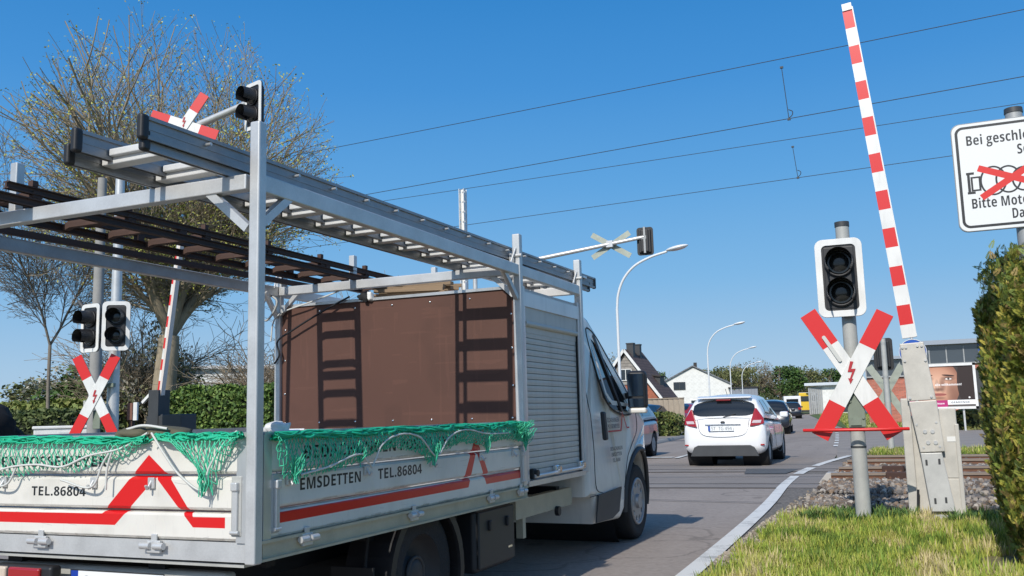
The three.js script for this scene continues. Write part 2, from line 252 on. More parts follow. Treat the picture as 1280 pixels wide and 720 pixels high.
// loose stones and grass that nobody could count
function scatter(name, label, geo, mat, n, place, tints) {
  const im = new THREE.InstancedMesh(geo, mat, n), m = new THREE.Matrix4(), e = new THREE.Euler(), q = new THREE.Quaternion(), c = new THREE.Color();
  for (let i = 0; i < n; i++) { const p = place(i); e.set(p.rx ?? 0, p.ry ?? 0, p.rz ?? 0); q.setFromEuler(e); m.compose(p.at, q, p.s); im.setMatrixAt(i, m); const k = tints[Math.min(tints.length - 1, Math.floor((p.tint ?? rnd()) * tints.length))], f = rr(.8, 1.2); im.setColorAt(i, c.setRGB(k[0] * f, k[1] * f, k[2] * f)); }
  im.name = name; im.castShadow = im.receiveShadow = true; im.userData.kind = 'stuff'; if (label) im.userData.label = label; return im;
}
{
  const st = new THREE.DodecahedronGeometry(1, 0); { const p = st.attributes.position; for (let i = 0; i < p.count; i++) { const k = hash(Math.round(p.getX(i) * 50), Math.round(p.getY(i) * 50 + p.getZ(i) * 91), 3); p.setXYZ(i, p.getX(i) * (.7 + .5 * k), p.getY(i) * (.55 + .4 * k), p.getZ(i) * (.8 + .4 * k)); } st.computeVertexNormals(); }
  scene.add(scatter('ballast_stones', 'grey and brown ballast stones around the rails', st, std(1, 1, 1, .9), 15000, (i) => {
    const left = i % 5 === 0, x = left ? rr(-16, -9.1) : -1.25 + 7 * rnd() ** 1.35, v = rnd(), z = -11.15 + (left ? -1.6 : 0) - (left ? 9 : 10.3) * v + skew(x), s = rr(.016, .042);
    return { at: V(x + rr(-.1, .1), .015 + s * .3 + (z < -12.6 ? .05 : .01), z), s: V(s * rr(.8, 1.3), s * rr(.6, 1), s), rx: rr(0, 6), ry: rr(0, 6), rz: rr(0, 6) };
  }, [[.3, .26, .22], [.22, .18, .15], [.38, .34, .29], [.27, .19, .13], [.16, .145, .135], [.13, .1, .08]]));
  scene.add(scatter('gravel', 'small stones and grit between the road edge and the grass', st, std(1, 1, 1, .9), 3200, () => {
    const z = rr(-13.5, -7), x = -1.5 + .5 * rnd() ** 1.4 + .3 * Math.max(0, (-z - 10.3)) * rnd(), s = rr(.006, .02); return { at: V(x, .008 + s * .4, z), s: V(s, s * .7, s), rx: rr(0, 6), ry: rr(0, 6) };
  }, [[.32, .27, .21], [.22, .18, .14], [.4, .35, .28]]));
  // a tuft: seven narrow blades
  const P = [], I = []; for (let k = 0; k < 7; k++) { const a = k * 2.4, r = .25 + .1 * (k % 3), h = .6 + .4 * ((k * 37 % 10) / 10), w = .07, b = P.length, dx = Math.cos(a), dz = Math.sin(a), o = .22; P.push([dx * o - dz * w, 0, dz * o + dx * w], [dx * o + dz * w, 0, dz * o - dx * w], [dx * (o + r * .45) - dz * w * .7, h * .6, dz * (o + r * .45) + dx * w * .7], [dx * (o + r * .45) + dz * w * .7, h * .6, dz * (o + r * .45) - dx * w * .7], [dx * (o + r * 1.3), h, dz * (o + r * 1.3)]); I.push([b, b + 1, b + 3], [b, b + 3, b + 2], [b + 2, b + 3, b + 4]); }
  const tuft = sheet(P, I), gm = std(1, 1, 1, .75); const tints = [[.09, .15, .02], [.18, .27, .035], [.28, .36, .048], [.37, .4, .065], [.45, .42, .12], [.54, .45, .23]];
  scene.add(scatter('grass', 'short sunlit grass on the verge below the crossing signal', tuft, gm, 42000, (i) => {
    let x, z; do { z = rr(-10.75, -3.5); x = rr(-1.46, 2.4); } while (fbm(x * .13 + 9, z * .13 + 9, 4, 3, 5) < .29 + .17 * rnd() || (z < -10 && rnd() < (-z - 10) * 1.2) || x < -1.56 + .42 * fbm(z * .8 + 20, 3, 16, 3, 8) + .16 * rnd() ** 2);
    const q = fbm(x * .35 + 7, z * .35 + 7, 8, 3, 19), s = rr(.035, .1) * (.35 + 1.5 * fbm(x * .5 + 4, z * .5 + 4, 16, 3, 9)); return { tint: Math.min(.99, Math.max(0, q * 1.5 - .25 + rr(-.3, .3))), at: V(x, -.006, z), s: V(s * .8, s * rr(.7, 1.5), s * .8), ry: rr(0, 6), rx: rr(-.2, .2), rz: rr(-.2, .2) };
  }, tints));
  scene.add(scatter('grass', 'grass strip beyond the tracks at the corner of the side road', tuft, gm, 9000, () => { const x = -1.0 + 6 * rnd() ** 1.2, z = rr(-24.4, -21.8) + skew(x) * .5, s = rr(.06, .2); return { at: V(x, .0, z), s: V(s, s * rr(.7, 1.3), s), ry: rr(0, 6) }; }, tints));
  scene.add(scatter('grass', 'roadside grass in front of the white building by the road', tuft, gm, 9000, () => { const v = rnd(), z = -46 - 60 * v, x = cx(z) + 3.7 + rr(.1, 3.5), s = rr(.1, .3); return { at: V(x, gy(x, z), z), s: V(s, s, s), ry: rr(0, 6) }; }, tints));
  scene.add(scatter('weeds', 'green weeds at the foot of the signal post and barrier', tuft, gm, 520, (i) => { const c = [[-.95, -9.95], [-.6, -10.2], [-.3, -10.1], [.4, -9.9], [-.55, -9.75]][i % 5], x = c[0] + rr(-.2, .2), z = c[1] + rr(-.16, .16), s = rr(.06, .17); return { at: V(x, 0, z), s: V(s, s * 1.1, s), ry: rr(0, 6), rz: rr(-.3, .3) }; }, [[.07, .14, .03], [.1, .18, .04]]));
}
structure('road_seam', [ribbon([[-8.6, -12.15], [-4, -12.0], [-1.6, -11.75]], .035, .0165, 10), ribbon([[-4.6, -11.6], [-3.9, -11.35], [-3.6, -11.1]], .04, .0165, 10)], std(.06, .06, .06, .9));
structure('road_patch', flat([[-2.9, -16.9], [-2.2, -16.95], [-2.1, -18.3], [-3.1, -18.35]], .0145), std(.12, .125, .13, .9, 0, { map: T.asphalt }));
// ---------------------------------------------------------------- the roofer's flatbed truck (origin: middle of the tailgate, on the ground)
const truck = thing('flatbed_truck', 'white roofer\'s flatbed truck with ladder rack, brown box and lettered drop sides', 'truck', [-3.385, 0, -2.94]);
{
  const t = truck, ZF = -2.72, ZB = -3.945;
  const grime = (g, w, h, s) => {                                      // dust along the lower edges, scratches and dull patches
    seed = s; for (let k = 0; k < 260; k++) { const x = rnd() * w, y = h * rnd() ** .5, l = rr(20, 180), a = rr(.015, .06); g.strokeStyle = `rgba(95,88,76,${a})`; g.lineWidth = rr(1, 5); g.beginPath(); g.moveTo(x, y); g.lineTo(x + rr(-4, 4), Math.min(h, y + l * .4)); g.stroke(); }
    for (let k = 0; k < 70; k++) { const x = rnd() * w, y = rnd() * h, r = rr(20, 110), q = g.createRadialGradient(x, y, 0, x, y, r); q.addColorStop(0, `rgba(110,104,92,${rr(.03, .1)})`); q.addColorStop(1, 'rgba(110,104,92,0)'); g.fillStyle = q; g.fillRect(x - r, y - r, 2 * r, 2 * r); }
    for (let k = 0; k < 60; k++) { g.strokeStyle = `rgba(80,80,84,${rr(.1, .35)})`; g.lineWidth = rr(.8, 2.2); const x = rnd() * w, y = rnd() * h; g.beginPath(); g.moveTo(x, y); g.lineTo(x + rr(-70, 70), y + rr(-10, 10)); g.stroke(); }
    for (const yy of [.36, .72, .99]) for (let k = 0; k < 120; k++) { g.fillStyle = `rgba(88,78,62,${rr(.03, .14)})`; g.fillRect(rnd() * w, h * yy - rr(2, 16), rr(10, 90), rr(2, 12)); }
  };
  const darkInk = '#15161c', redInk = '#d41212';
  // printed drop sides
  const tailTex = canvas(2048, 420, (g, w, h) => {
    const X = (x) => (x + 1) / 2 * w, Y = (y) => (1.10 - y) / .41 * h;
    g.fillStyle = '#e0dcd3'; g.fillRect(0, 0, w, h); g.fillStyle = darkInk;
    grime(g, w, h, 5); g.fillStyle = darkInk;
    words(g, 'BEDACHUNGEN POSSEMEYER', X(-.9), Y(.982), 66, X(.245) - X(-.9)); words(g, 'EMSDETTEN', X(-.9), Y(.86), 56, 420); words(g, 'TEL.86804', X(-.195), Y(.86), 56, X(.13) - X(-.195));
    g.fillStyle = redInk; const poly = (...p) => { g.beginPath(); p.forEach(([x, y], i) => g[i ? 'lineTo' : 'moveTo'](X(x), Y(y))); g.closePath(); g.fill(); };
    poly([-.97, .785], [.225, .79], [.475, 1.03], [.585, .945], [.525, .947], [.3, .745], [-.97, .742]);
    poly([.475, 1.03], [.585, .945], [.59, .94], [.715, .785], [.875, .786], [.875, .745], [.715, .745], [.48, .975]);
  });
  const sideTex = canvas(2048, 330, (g, w, h) => {
    const X = (s) => (s - .07) / 2.62 * w, Y = (y) => (1.10 - y) / .41 * h;
    g.fillStyle = '#e0dcd3'; g.fillRect(0, 0, w, h); g.fillStyle = darkInk;
    grime(g, w, h, 9); g.fillStyle = darkInk;
    words(g, 'BEDACHUNGEN POSSEMEYER', X(.30), Y(.995), 60, X(1.73) - X(.30)); words(g, 'EMSDETTEN', X(.275), Y(.868), 54, X(.75) - X(.275)); words(g, 'TEL.86804', X(.89), Y(.868), 54, X(1.32) - X(.89));
    g.fillStyle = redInk; const poly = (...p) => { g.beginPath(); p.forEach(([x, y], i) => g[i ? 'lineTo' : 'moveTo'](X(x), Y(y))); g.closePath(); g.fill(); };
    poly([.15, .792], [1.80, .797], [1.955, 1.03], [2.03, .96], [1.97, .95], [1.86, .752], [.15, .75]);
    poly([1.955, 1.03], [2.03, .96], [2.14, .80], [2.68, .80], [2.68, .752], [2.10, .752], [1.98, .94]);
  });
  const print = (map) => phy(1, 1, 1, .4, { map, clearcoat: .5, clearcoatRoughness: .12, bumpMap: null });
  const rows = [[.692, .803], [.809, .944], [.950, 1.10]];
  const plankGeo = (len, y0, y1, map) => {                          // rolled aluminium plank: a face that curls in at both edges
    const pr = [[0, y0], [.018, y0 + .004], [.025, y0 + .014], [.025, y1 - .014], [.016, y1 - .004], [0, y1]];
    const g = ext([...pr, [-.01, y1], [-.01, y0]], len), p = g.attributes.position, uv = g.attributes.uv;   // x is out, z along
    for (let i = 0; i < p.count; i++) uv.setXY(i, p.getZ(i) / len, (p.getY(i) - .69) / .41);
    return g;
  };
  const tg = new THREE.Group(); tg.name = 'tailgate'; t.add(tg);
  const tm = print(tailTex), sm = print(sideTex);
  for (const [a, b] of rows) mesh('plank', plankGeo(1.86, a, b).rotateY(-Math.PI / 2).translate(.93 , 0, -.01), tm, tg, true).geometry.attributes.uv.array.forEach((v, i, A) => { if (i % 2 === 0) A[i] = 1 - (v * 1.86 + .07) / 2; });
  mesh('frame', [box(.055, .41, .034, .955, .895, -.003), box(.055, .41, .034, -.955, .895, -.003), box(1.97, .014, .036, 0, 1.107, -.004)], M.alu, tg);
  const sb = new THREE.Group(); sb.name = 'side_board'; t.add(sb);
  for (const [a, b] of rows) mesh('plank', plankGeo(2.6, a, b).translate(.985, 0, -2.69), sm, sb, true).geometry.attributes.uv.array.forEach((v, i, A) => { if (i % 2 === 0) A[i] = 1 - v * 2.6 / 2.62; });
  mesh('frame', [box(.034, .41, .05, .998, .895, -.065), box(.034, .41, .05, .998, .895, -2.685), box(.036, .014, 2.66, .998, 1.107, -1.375)], M.alu, sb);
  mesh('side_board', [box(.03, .41, 2.62, -.99, .895, -1.37), box(.036, .014, 2.66, -.99, 1.107, -1.375)], M.paint, t);
  // sunk latches at the corners, rope hooks and hinges
  const latch = (p, ry, par) => { const g = new THREE.Group(); g.name = 'latch'; g.position.set(...p); g.rotation.y = ry; par.add(g); mesh('recess', rbox(.05, .23, .012, .004, 0, 0, .012), M.greypaint, g); mesh('lever', [rbox(.026, .17, .014, .005, 0, -.015, .022), rbox(.032, .035, .026, .006, 0, .075, .024), cyl(.008, .008, .04, 0, -.1, .024, 8, 0, 0, Math.PI / 2)], M.galv, g); };
  latch([.93, .83, .0], 0, tg); latch([1.0, .83, -.115], Math.PI / 2, sb); latch([1.0, .83, -2.64], Math.PI / 2, sb);
  const hook = (x, y, z, ry, par) => mesh('rope_hook', [rbox(.034, .045, .01, .003, 0, .012, .004), bar(V(0, .02, .005), V(0, -.012, .026), .006, 6), bar(V(0, -.012, .026), V(0, .004, .036), .006, 6)].map((g) => mv(g, 0, 0, 0, 0, ry).translate(x, y, z)), M.galv, par);
  for (const x of [-.62, -.36, .18, .5, .79]) hook(x, .905, .018, 0, tg);
  for (const z of [-.2, -.78, -1.42, -2.02, -2.5]) hook(1.012, .905, z, Math.PI / 2, sb);
  const hinge = (x, y, z, ry) => mesh('hinge', [rbox(.07, .05, .016, .004, 0, 0, .006), cyl(.014, .014, .05, -.035, .004, .018, 10, 0, 0, Math.PI / 2), cyl(.014, .014, .05, .035, .004, .018, 10, 0, 0, Math.PI / 2), rbox(.03, .04, .01, .003, 0, .03, .006)].map((g) => mv(g, 0, 0, 0, 0, ry).translate(x, y, z)), M.galv, t);
  for (const x of [-.72, -.12, .52]) hinge(x, .665, .012, 0);
  for (const z of [-.32, -1.22, -2.15, -2.6]) hinge(1.012, .665, z, Math.PI / 2);
  mesh('bed_frame', [box(1.98, .075, .05, 0, .653, -.02)], M.galv, t);
  mesh('bed_frame', [box(.05, .075, 2.68, .985, .653, -1.385), box(1.92, .06, .05, 0, .65, -2.70), box(.05, .075, 2.68, -.985, .653, -1.385), box(.02, .012, 2.7, 1.012, .688, -1.37), box(.02, .01, 2.7, 1.012, .619, -1.37)], M.frame, t);
  mesh('floor', box(1.9, .03, 2.66, 0, .67, -1.36), M.oldwood, t);
  mesh('chassis', [box(.09, .16, 5.2, .42, .5, -2.7), box(.09, .16, 5.2, -.42, .5, -2.7), ...[-.3, -1.1, -2, -2.9, -3.7].map((z) => box(1.7, .06, .06, 0, .58, z)), cyl(.09, .09, 1.5, 0, .34, -1.43, 10, 0, 0, Math.PI / 2), box(.5, .22, 1.1, -.1, .42, -2.6)], M.matt, t);
  mesh('bumper', [rbox(1.7, .11, .07, .02, -.05, .5, -.12), box(1.9, .012, .1, 0, .60, -.06)], M.greypaint, t);
  const tl = new THREE.Group(); tl.name = 'tail_light'; t.add(tl);
  for (const x of [-.22, -.9]) { mesh('housing', rbox(.36, .13, .06, .015, x, .5, .0), M.black, tl); mesh('lens', rbox(.19, .115, .03, .01, x + .03, .5, .03), M.tail, tl); mesh('lens', rbox(.08, .115, .03, .01, x - .12, .5, .03), std(.6, .5, .4, .25), tl); }
  const plateTex = canvas(520, 110, (g, w, h) => { g.fillStyle = '#e8e8e6'; g.fillRect(0, 0, w, h); g.fillStyle = '#153a9a'; g.fillRect(0, 0, 46, h); g.strokeStyle = '#222'; g.lineWidth = 5; g.strokeRect(2, 2, w - 4, h - 4); g.fillStyle = '#15161a'; words(g, 'ST', 70, 88, 88); words(g, '104', 300, 88, 88); });
  mesh('license_plate', new THREE.PlaneGeometry(.52, .11).translate(.3, .5, .0), std(1, 1, 1, .4, 0, { map: plateTex }), t, true);
  // rack
  const RX = .985, post = (x, z, top = 2.37, bot = .62, w = .05) => mesh('rack_post', rbox(w, top - bot, w, .008, x, (top + bot) / 2, z), M.galv, t);
  post(1.002, .0, 2.37, .61); post(RX, ZF, 2.37, .7, .055); post(RX, ZB, 2.37, .7, .055); post(-RX, 0, 2.37, .61); post(-RX, ZF, 2.37, .7); post(-RX, ZB, 2.37, .7);
  for (const s of [-1, 1]) mesh('rack_rail', [rbox(.042, .075, 3.9, .006, s * RX, 2.122, -1.98)], M.galv, t);
  for (const z of [-.0, ZF + .02, ZB + .02]) mesh('cross_beam', rbox(1.92, .065, .05, .006, 0, 2.122, z), M.galv, t);
  for (const s of [-1, 1]) {
    mesh('brace', beam(V(s * .96, 1.93, 0), V(s * .76, 2.1, 0), .035, .035), M.galv, t);
    mesh('brace', beam(V(s * RX, 1.95, -.03), V(s * RX, 2.1, -.22), .035, .035), M.galv, t);
    mesh('brace', [beam(V(s * RX, 1.93, ZF + .03), V(s * RX - s * .02, 2.1, ZF + .2), .03, .03), beam(V(s * .96, 1.95, ZF + .02), V(s * .8, 2.1, ZF + .02), .03, .03)], M.galv, t);
  }
  for (const [z, s] of [[ZF, 1], [ZB, 1], [ZF, -1]]) mesh('clamp', [rbox(.02, .11, .08, .005, s * (RX - .035), 2.18, z), cyl(.012, .012, .09, s * RX, 2.22, z + .03, 8, 0, 0, Math.PI / 2), bar(V(s * RX, 2.27, z + .03), V(s * (RX - .02), 2.14, z + .09), .008, 6)], M.galv, t);
  for (const [x, z, top] of [[-.4, .0, 2.385], [-.315, ZF + .02, 2.34], [-.3, ZB + .02, 2.42]]) mesh('rack_upright', rbox(.045, top - 2.1, .045, .006, x, (top + 2.1) / 2, z), M.galv, t);
  {  // perforated upright
    const h = 1.02, holes = []; for (let y = .06; y < h; y += .085) holes.push(circ(.009, 8, 0, y));
    const o = [[-.021, 0], [.021, 0], [.021, h], [-.021, h]];
    const face = ext(shape(o, holes), .004), side = face.clone().rotateY(Math.PI / 2).translate(.019, 0, .021), left = face.clone().rotateY(Math.PI / 2).translate(-.023, 0, .021);
    mesh('perforated_upright', [face, side, left, box(.042, h, .003, 0, h / 2, -.02)].map((g) => g.translate(.02, 2.03, ZB + .08)), M.white, t);
  }
  // tool box behind the cab: rear panel, shutter side
  mesh('box_body', [box(1.94, .03, 1.2, 0, 2.0, -3.335), box(.02, .3, 1.2, .97, 1.86, -3.335), box(1.94, 1.3, .02, 0, 1.36, ZB + .01), box(.02, 1.32, 1.2, -.975, 1.36, -3.335), box(1.94, .03, 1.2, 0, .70, -3.335)], M.shutter, t);
  const bp = new THREE.Group(); bp.name = 'rear_panel'; t.add(bp);
  mesh('board', box(1.93, .91, .02, -.005, 1.545, ZF - .012), M.ply, bp);
  mesh('edge_trim', [box(.03, 1.32, .045, -.985, 1.35, ZF - .012), box(.028, 1.32, .045, .965, 1.35, ZF - .012), box(1.99, .02, .045, 0, 2.01, ZF - .012), box(1.94, .41, .022, 0, .885, ZF - .013)], M.alu, bp);
  for (const x of [-.93, -.62, -.31, 0, .31, .62, .92]) { mesh('screw', sph(.008, x, 1.135, ZF, 1, 1, .5, 8), M.chrome, bp); if (Math.abs(x) < .7) mesh('screw', sph(.008, x, 1.955, ZF, 1, 1, .5, 8), M.chrome, bp); }
  for (const y of [1.35, 1.6, 1.83]) for (const x of [-.93, .93]) mesh('screw', sph(.008, x, y, ZF, 1, 1, .5, 8), M.chrome, bp);
  mesh('sticker', new THREE.PlaneGeometry(.22, .07).translate(-.86, 1.06, ZF + .0035), std(1, 1, 1, .5, 0, { map: canvas(220, 70, (g, w, h) => { g.fillStyle = '#e9ebee'; g.fillRect(0, 0, w, h); g.fillStyle = '#1463b8'; g.fillRect(30, 8, 150, 54); g.fillStyle = '#e9ebee'; words(g, 'EURO', 48, 48, 40); }) }), bp, true);
  const rs = new THREE.Group(); rs.name = 'roller_shutter'; t.add(rs);
  mesh('frame', [box(.03, .1, 1.14, .985, 1.935, -3.335), box(.03, 1.32, .05, .983, 1.36, -2.775), box(.03, 1.32, .06, .983, 1.36, -3.9), box(.05, .035, 1.14, .985, .7, -3.335)], M.alu, rs);
  mesh('header', [box(.012, .12, 1.04, .984, 1.83, -3.335), cyl(.02, .02, 1.04, .985, 1.77, -3.335, 8, Math.PI / 2)], M.shutter, rs);
  mesh('gap', box(.01, .02, 1.04, .975, 1.90, -3.335), M.matt, rs);
  mesh('gap', box(.012, 1.06, .012, .984, 1.24, -3.865), M.matt, rs);
  const sg = merge(ext([[0, 0], [.010, .002], [.0115, .02], [.010, .038], [0, .04]], 1.04).translate(0, 0, -.52)); for (let k = 0; k < 25; k++) shared('slat', sg, M.shutter, rs).position.set(.966, .745 + k * .0405, -3.335);
  mesh('handle_bar', [bar(V(1.015, .745, -2.85), V(1.015, .745, -3.85), .013, 10), bar(V(.97, .725, -2.82), V(.97, .725, -3.87), .008, 6)], M.alu, rs);
  for (const [z, m] of [[-2.87, M.black], [-3.3, M.chrome], [-3.82, M.chrome]]) mesh('lock', [rbox(.035, .07, .06, .01, .995, .76, z), cyl(.022, .022, .03, 1.02, .765, z, 12, 0, 0, Math.PI / 2)], m, rs);
  // cab
  const cabShape = () => { const s = new THREE.Shape(); const P = [[-4.02, .50], [-4.02, 1.2], [-4.03, 1.85], [-4.08, 1.98], [-4.3, 2.03], [-4.56, 1.97], [-4.8, 1.79], [-5.5, 1.26], [-5.85, 1.09], [-6.2, .98], [-6.35, .84], [-6.42, .56], [-6.38, .26], [-5.98, .26]]; P.forEach((p, i) => s[i ? 'lineTo' : 'moveTo'](-p[0], p[1])); s.absarc(5.46, .36, .45, -.22, Math.PI + .1, false); s.lineTo(4.9, .24); s.lineTo(4.25, .27); s.lineTo(4.2, .48); return s; };
  const cs = cabShape(); cs.holes.push(new THREE.Path([[4.47, 1.83], [4.62, 1.8], [4.84, 1.64], [5.3, 1.23], [5.27, 1.18], [4.76, 1.21], [4.63, 1.29]].map((p) => new THREE.Vector2(...p))));
  const lean = (g) => { const p = g.attributes.position; for (let i = 0; i < p.count; i++) { let x = p.getX(i); const y = p.getY(i), z = p.getZ(i); let f = 1; if (y > 1.15) f -= .17 * (y - 1.15) + .16 * Math.max(0, y - 1.92) ; if (y < .4) f -= .05 * (.4 - y) * 2; if (z < -5.5) f -= .30 * (-z - 5.5) ** 2; f += .018 * Math.sin(Math.PI * Math.max(0, Math.min(1, (y - .5) / .7))) * (z > -5.6 ? 1 : 0); p.setX(i, x * f); } g.computeVertexNormals(); return g; };
  const dense = (s, w, bev) => { const g = ext(s, w - 2 * bev, bev, 4).translate(0, 0, -w / 2 + bev).rotateY(Math.PI / 2); return g; };   // shape x is forward, becomes -z
  const cab = new THREE.Group(); cab.name = 'cab'; t.add(cab);
  mesh('shell', lean(dense(cs, 1.97, .05)), M.paint, cab);
  const pane = (pts) => { const g = ext(pts, .012).rotateY(Math.PI / 2); return g; };
  const win = [[4.44, 1.86], [4.64, 1.83], [4.87, 1.66], [5.35, 1.24], [5.3, 1.15], [4.75, 1.18], [4.6, 1.28]];
  for (const s of [-1, 1]) mesh('window', lean(pane(win).translate(s * .962 + (s > 0 ? .004 : -.004), 0, 0)), M.glass, cab);
  const edge = (x) => tube(win.map((p) => V(x, p[1], -p[0])), .009, 60, 6, true);
  mesh('window_seal', lean(edge(.982)), M.black, cab);
  mesh('quarter_post', lean(mv(beam(V(.982, 1.17, -5.0), V(.982, 1.82, -4.6), .02, .05, V(0, 0, 1)))), M.black, cab);
  mesh('window_corner', lean(pane([[5.0, 1.2], [5.02, 1.42], [5.36, 1.26], [5.3, 1.2]]).translate(.966, 0, 0)), M.black, cab);
  const seam = (pts) => tube(pts.map((p) => V(.986, p[1], -p[0])), .0035, 40, 5);
  mesh('door_seam', [lean(seam([[4.14, 1.95], [4.12, 1.3], [4.13, .9], [4.2, .56], [4.4, .5]])), lean(seam([[5.42, 1.2], [5.4, 1.0], [5.2, .86], [5.06, .75], [5.0, .56], [4.98, .5]])), lean(seam([[4.05, .5], [4.9, .5]]))], M.darkgrey, cab);
  mesh('door_handle', [lean(rbox(.035, .235, .075, .016, .995, 1.045, -4.42))], M.black, cab);
  mesh('step_panel', lean(ext([[4.17, .29], [4.22, .5], [4.84, .52], [4.78, .32], [4.6, .28]], .012).rotateY(Math.PI / 2).translate(.992, 0, 0)), M.darkgrey, cab);
  mesh('arch_lip', lean(tube([...Array(15)].map((_, i) => { const a = -.2 + i / 14 * 3.5; return V(.985, .36 + .455 * Math.sin(a), -5.46 - .455 * Math.cos(a)); }), .022, 40, 6)), M.darkgrey, cab);
  mesh('arch_liner', [new THREE.CylinderGeometry(.44, .44, 1.7, 28, 1, true).rotateZ(Math.PI / 2).translate(0, .36, -5.46)], M.matt, cab);
  const door = canvas(512, 512, (g, w, h) => { g.clearRect(0, 0, w, h); g.fillStyle = '#33363c'; words(g, 'BEDACHUNGEN', 20, 150, 52, 230); words(g, 'POSSEMEYER', 20, 205, 52, 230); words(g, 'BEDACHUNGEN', 40, 395, 44, 240); words(g, 'EMSDETTEN', 60, 445, 44, 200); words(g, 'TEL. 86804', 80, 495, 44, 150); g.fillStyle = '#c8342f'; g.fillRect(20, 222, 230, 14); g.beginPath(); g.moveTo(250, 236); g.lineTo(330, 60); g.lineTo(350, 60); g.lineTo(280, 236); g.fill(); g.beginPath(); g.moveTo(340, 60); g.lineTo(400, 200); g.lineTo(380, 205); g.lineTo(335, 90); g.fill(); g.fillRect(390, 200, 60, 14); });
  mesh('door_lettering', lean(grid(6, 6, (u, v) => [.9885, .72 + .5 * v, -4.5 - .75 * u])), std(1, 1, 1, .5, 0, { map: door, transparent: true }), cab, true);
  const mir = new THREE.Group(); mir.name = 'mirror'; t.add(mir);
  mesh('arm', beam(V(.93, 1.3, -5.25), V(1.04, 1.3, -5.2), .06, .05), M.black, mir);
  mesh('shell', rbox(.18, .35, .12, .045, 1.075, 1.35, -5.22, 0, .1), M.black, mir);
  mesh('glass', [box(.14, .2, .006, 1.073, 1.395, -5.157, 0, .1), box(.14, .075, .006, 1.073, 1.235, -5.157, 0, .1)], M.mirror, mir);
  mesh('cover', rbox(.17, .05, .1, .02, 1.075, 1.165, -5.2, 0, .1), M.paint, mir);
  // cab substructure between box and cab
  mesh('step_frame', [box(.06, .13, 1.1, .84, .52, -3.4), box(.05, .2, .05, .84, .42, -3.0)], M.frame, t);
  mesh('filler_cap', cyl(.035, .035, .03, .885, .44, -3.6, 14, 0, 0, Math.PI / 2), M.black, t);
  // wheels
  const wheel = (x, z, silver) => { const w = new THREE.Group(); w.name = 'wheel'; w.position.set(x, .34, z); t.add(w);
    const pr = [[.205, -.1], [.29, -.112], [.325, -.098], [.338, -.06], [.34, 0], [.338, .06], [.325, .098], [.29, .112], [.205, .1]].map((p) => new THREE.Vector2(...p));
    mesh('tyre', new THREE.LatheGeometry(pr, 40).rotateZ(-Math.PI / 2), M.rubber, w);
    if (silver) { const holes = [...Array(10)].map((_, i) => { const a = i / 10 * 2 * Math.PI; return circ(.022, 10, .155 * Math.cos(a), .155 * Math.sin(a)); }); mesh('rim', [ext(shape(circ(.205, 36), holes), .02, .006).rotateY(Math.PI / 2).translate(.075, 0, 0), cyl(.06, .075, .05, .1, 0, 0, 20, 0, 0, -Math.PI / 2), new THREE.TorusGeometry(.2, .014, 6, 36).rotateY(Math.PI / 2).translate(.1, 0, 0)], std(.36, .36, .36, .4, .5), w); }
    else mesh('rim', [new THREE.LatheGeometry([[.205, .1], [.19, .05], [.16, .01], [.09, .0], [.085, .06], [.05, .075], [0, .08]].map((p) => new THREE.Vector2(...p)), 30).rotateZ(-Math.PI / 2), new THREE.TorusGeometry(.085, .012, 6, 24).rotateY(Math.PI / 2).translate(.06, 0, 0)], std(.045, .042, .042, .6), w); };
  wheel(.86, -5.46, true); wheel(-.86, -5.46, true); wheel(.84, -1.43, false); wheel(-.84, -1.43, false);
  const arc = (r0, r1, a0, a1, depth, x) => ext([...[...Array(21)].map((_, i) => { const a = a0 + (a1 - a0) * i / 20; return [r1 * Math.cos(a), r1 * Math.sin(a)]; }), ...[...Array(21)].map((_, i) => { const a = a1 + (a0 - a1) * i / 20; return [r0 * Math.cos(a), r0 * Math.sin(a)]; })], depth).rotateY(Math.PI / 2).translate(x, .33, -1.43);
  for (const s of [-1, 1]) mesh('mudguard', [arc(.385, .395, -.2, 3.5, .26, s > 0 ? .72 : -.98), arc(.355, .40, -.2, 3.5, .02, s > 0 ? .97 : -.99)], M.black, t);
  mesh('mudflap', [box(.24, .34, .012, .84, .28, -.93), bar(V(.9, .62, -.98), V(.9, .2, -.9), .008, 6), bar(V(.78, .6, -1.0), V(.9, .6, -.93), .012, 6)], M.matt, t);
  const tb = new THREE.Group(); tb.name = 'tool_locker'; t.add(tb);
  mesh('case', rbox(.4, .37, .56, .035, .76, .42, -2.32, 0, 0, 0, 3), M.black, tb);
  mesh('lid', rbox(.02, .33, .52, .012, .965, .425, -2.32, 0, 0, 0, 3), std(.03, .031, .032, .5), tb);
  for (const z of [-2.2, -2.46]) mesh('latch', rbox(.022, .06, .035, .008, .982, .5, z), M.black, tb);
  mesh('badge', box(.004, .012, .06, .977, .34, -2.5), M.chrome, tb);
}
// ---------------------------------------------------------------- what lies on the truck
function ladder(name, label, mats, L, w, stileH, stileW, rungGap, rungs, caps) {   // origin: the near right foot; runs along -z; x to the left
  const t = thing(name, label, 'ladder');
  for (const x of [-stileW / 2, -w + stileW / 2]) {
    const c = mesh('stile', [box(stileW * .35, stileH, L, x, stileH / 2, -L / 2), box(stileW, stileH * .16, L, x, stileH * .08, -L / 2), box(stileW, stileH * .16, L, x, stileH * .92, -L / 2), ...(caps ? [box(stileW * .5, stileH * .12, L, x, stileH * .5, -L / 2)] : [])], mats[0], t);
    if (caps) for (const z of [.012, -L - .012]) mesh('end_cap', rbox(stileW * 1.15, stileH * 1.1, .04, .012, x, stileH / 2, z), M.black, t);
  }
  const rg = merge(rungs); const n = Math.floor((L - .2) / rungGap);
  for (let k = 0; k <= n; k++) { const m = shared('rung', rg, mats[1], t); m.position.set(-w / 2, 0, -.16 - k * rungGap); }
  return t;
}
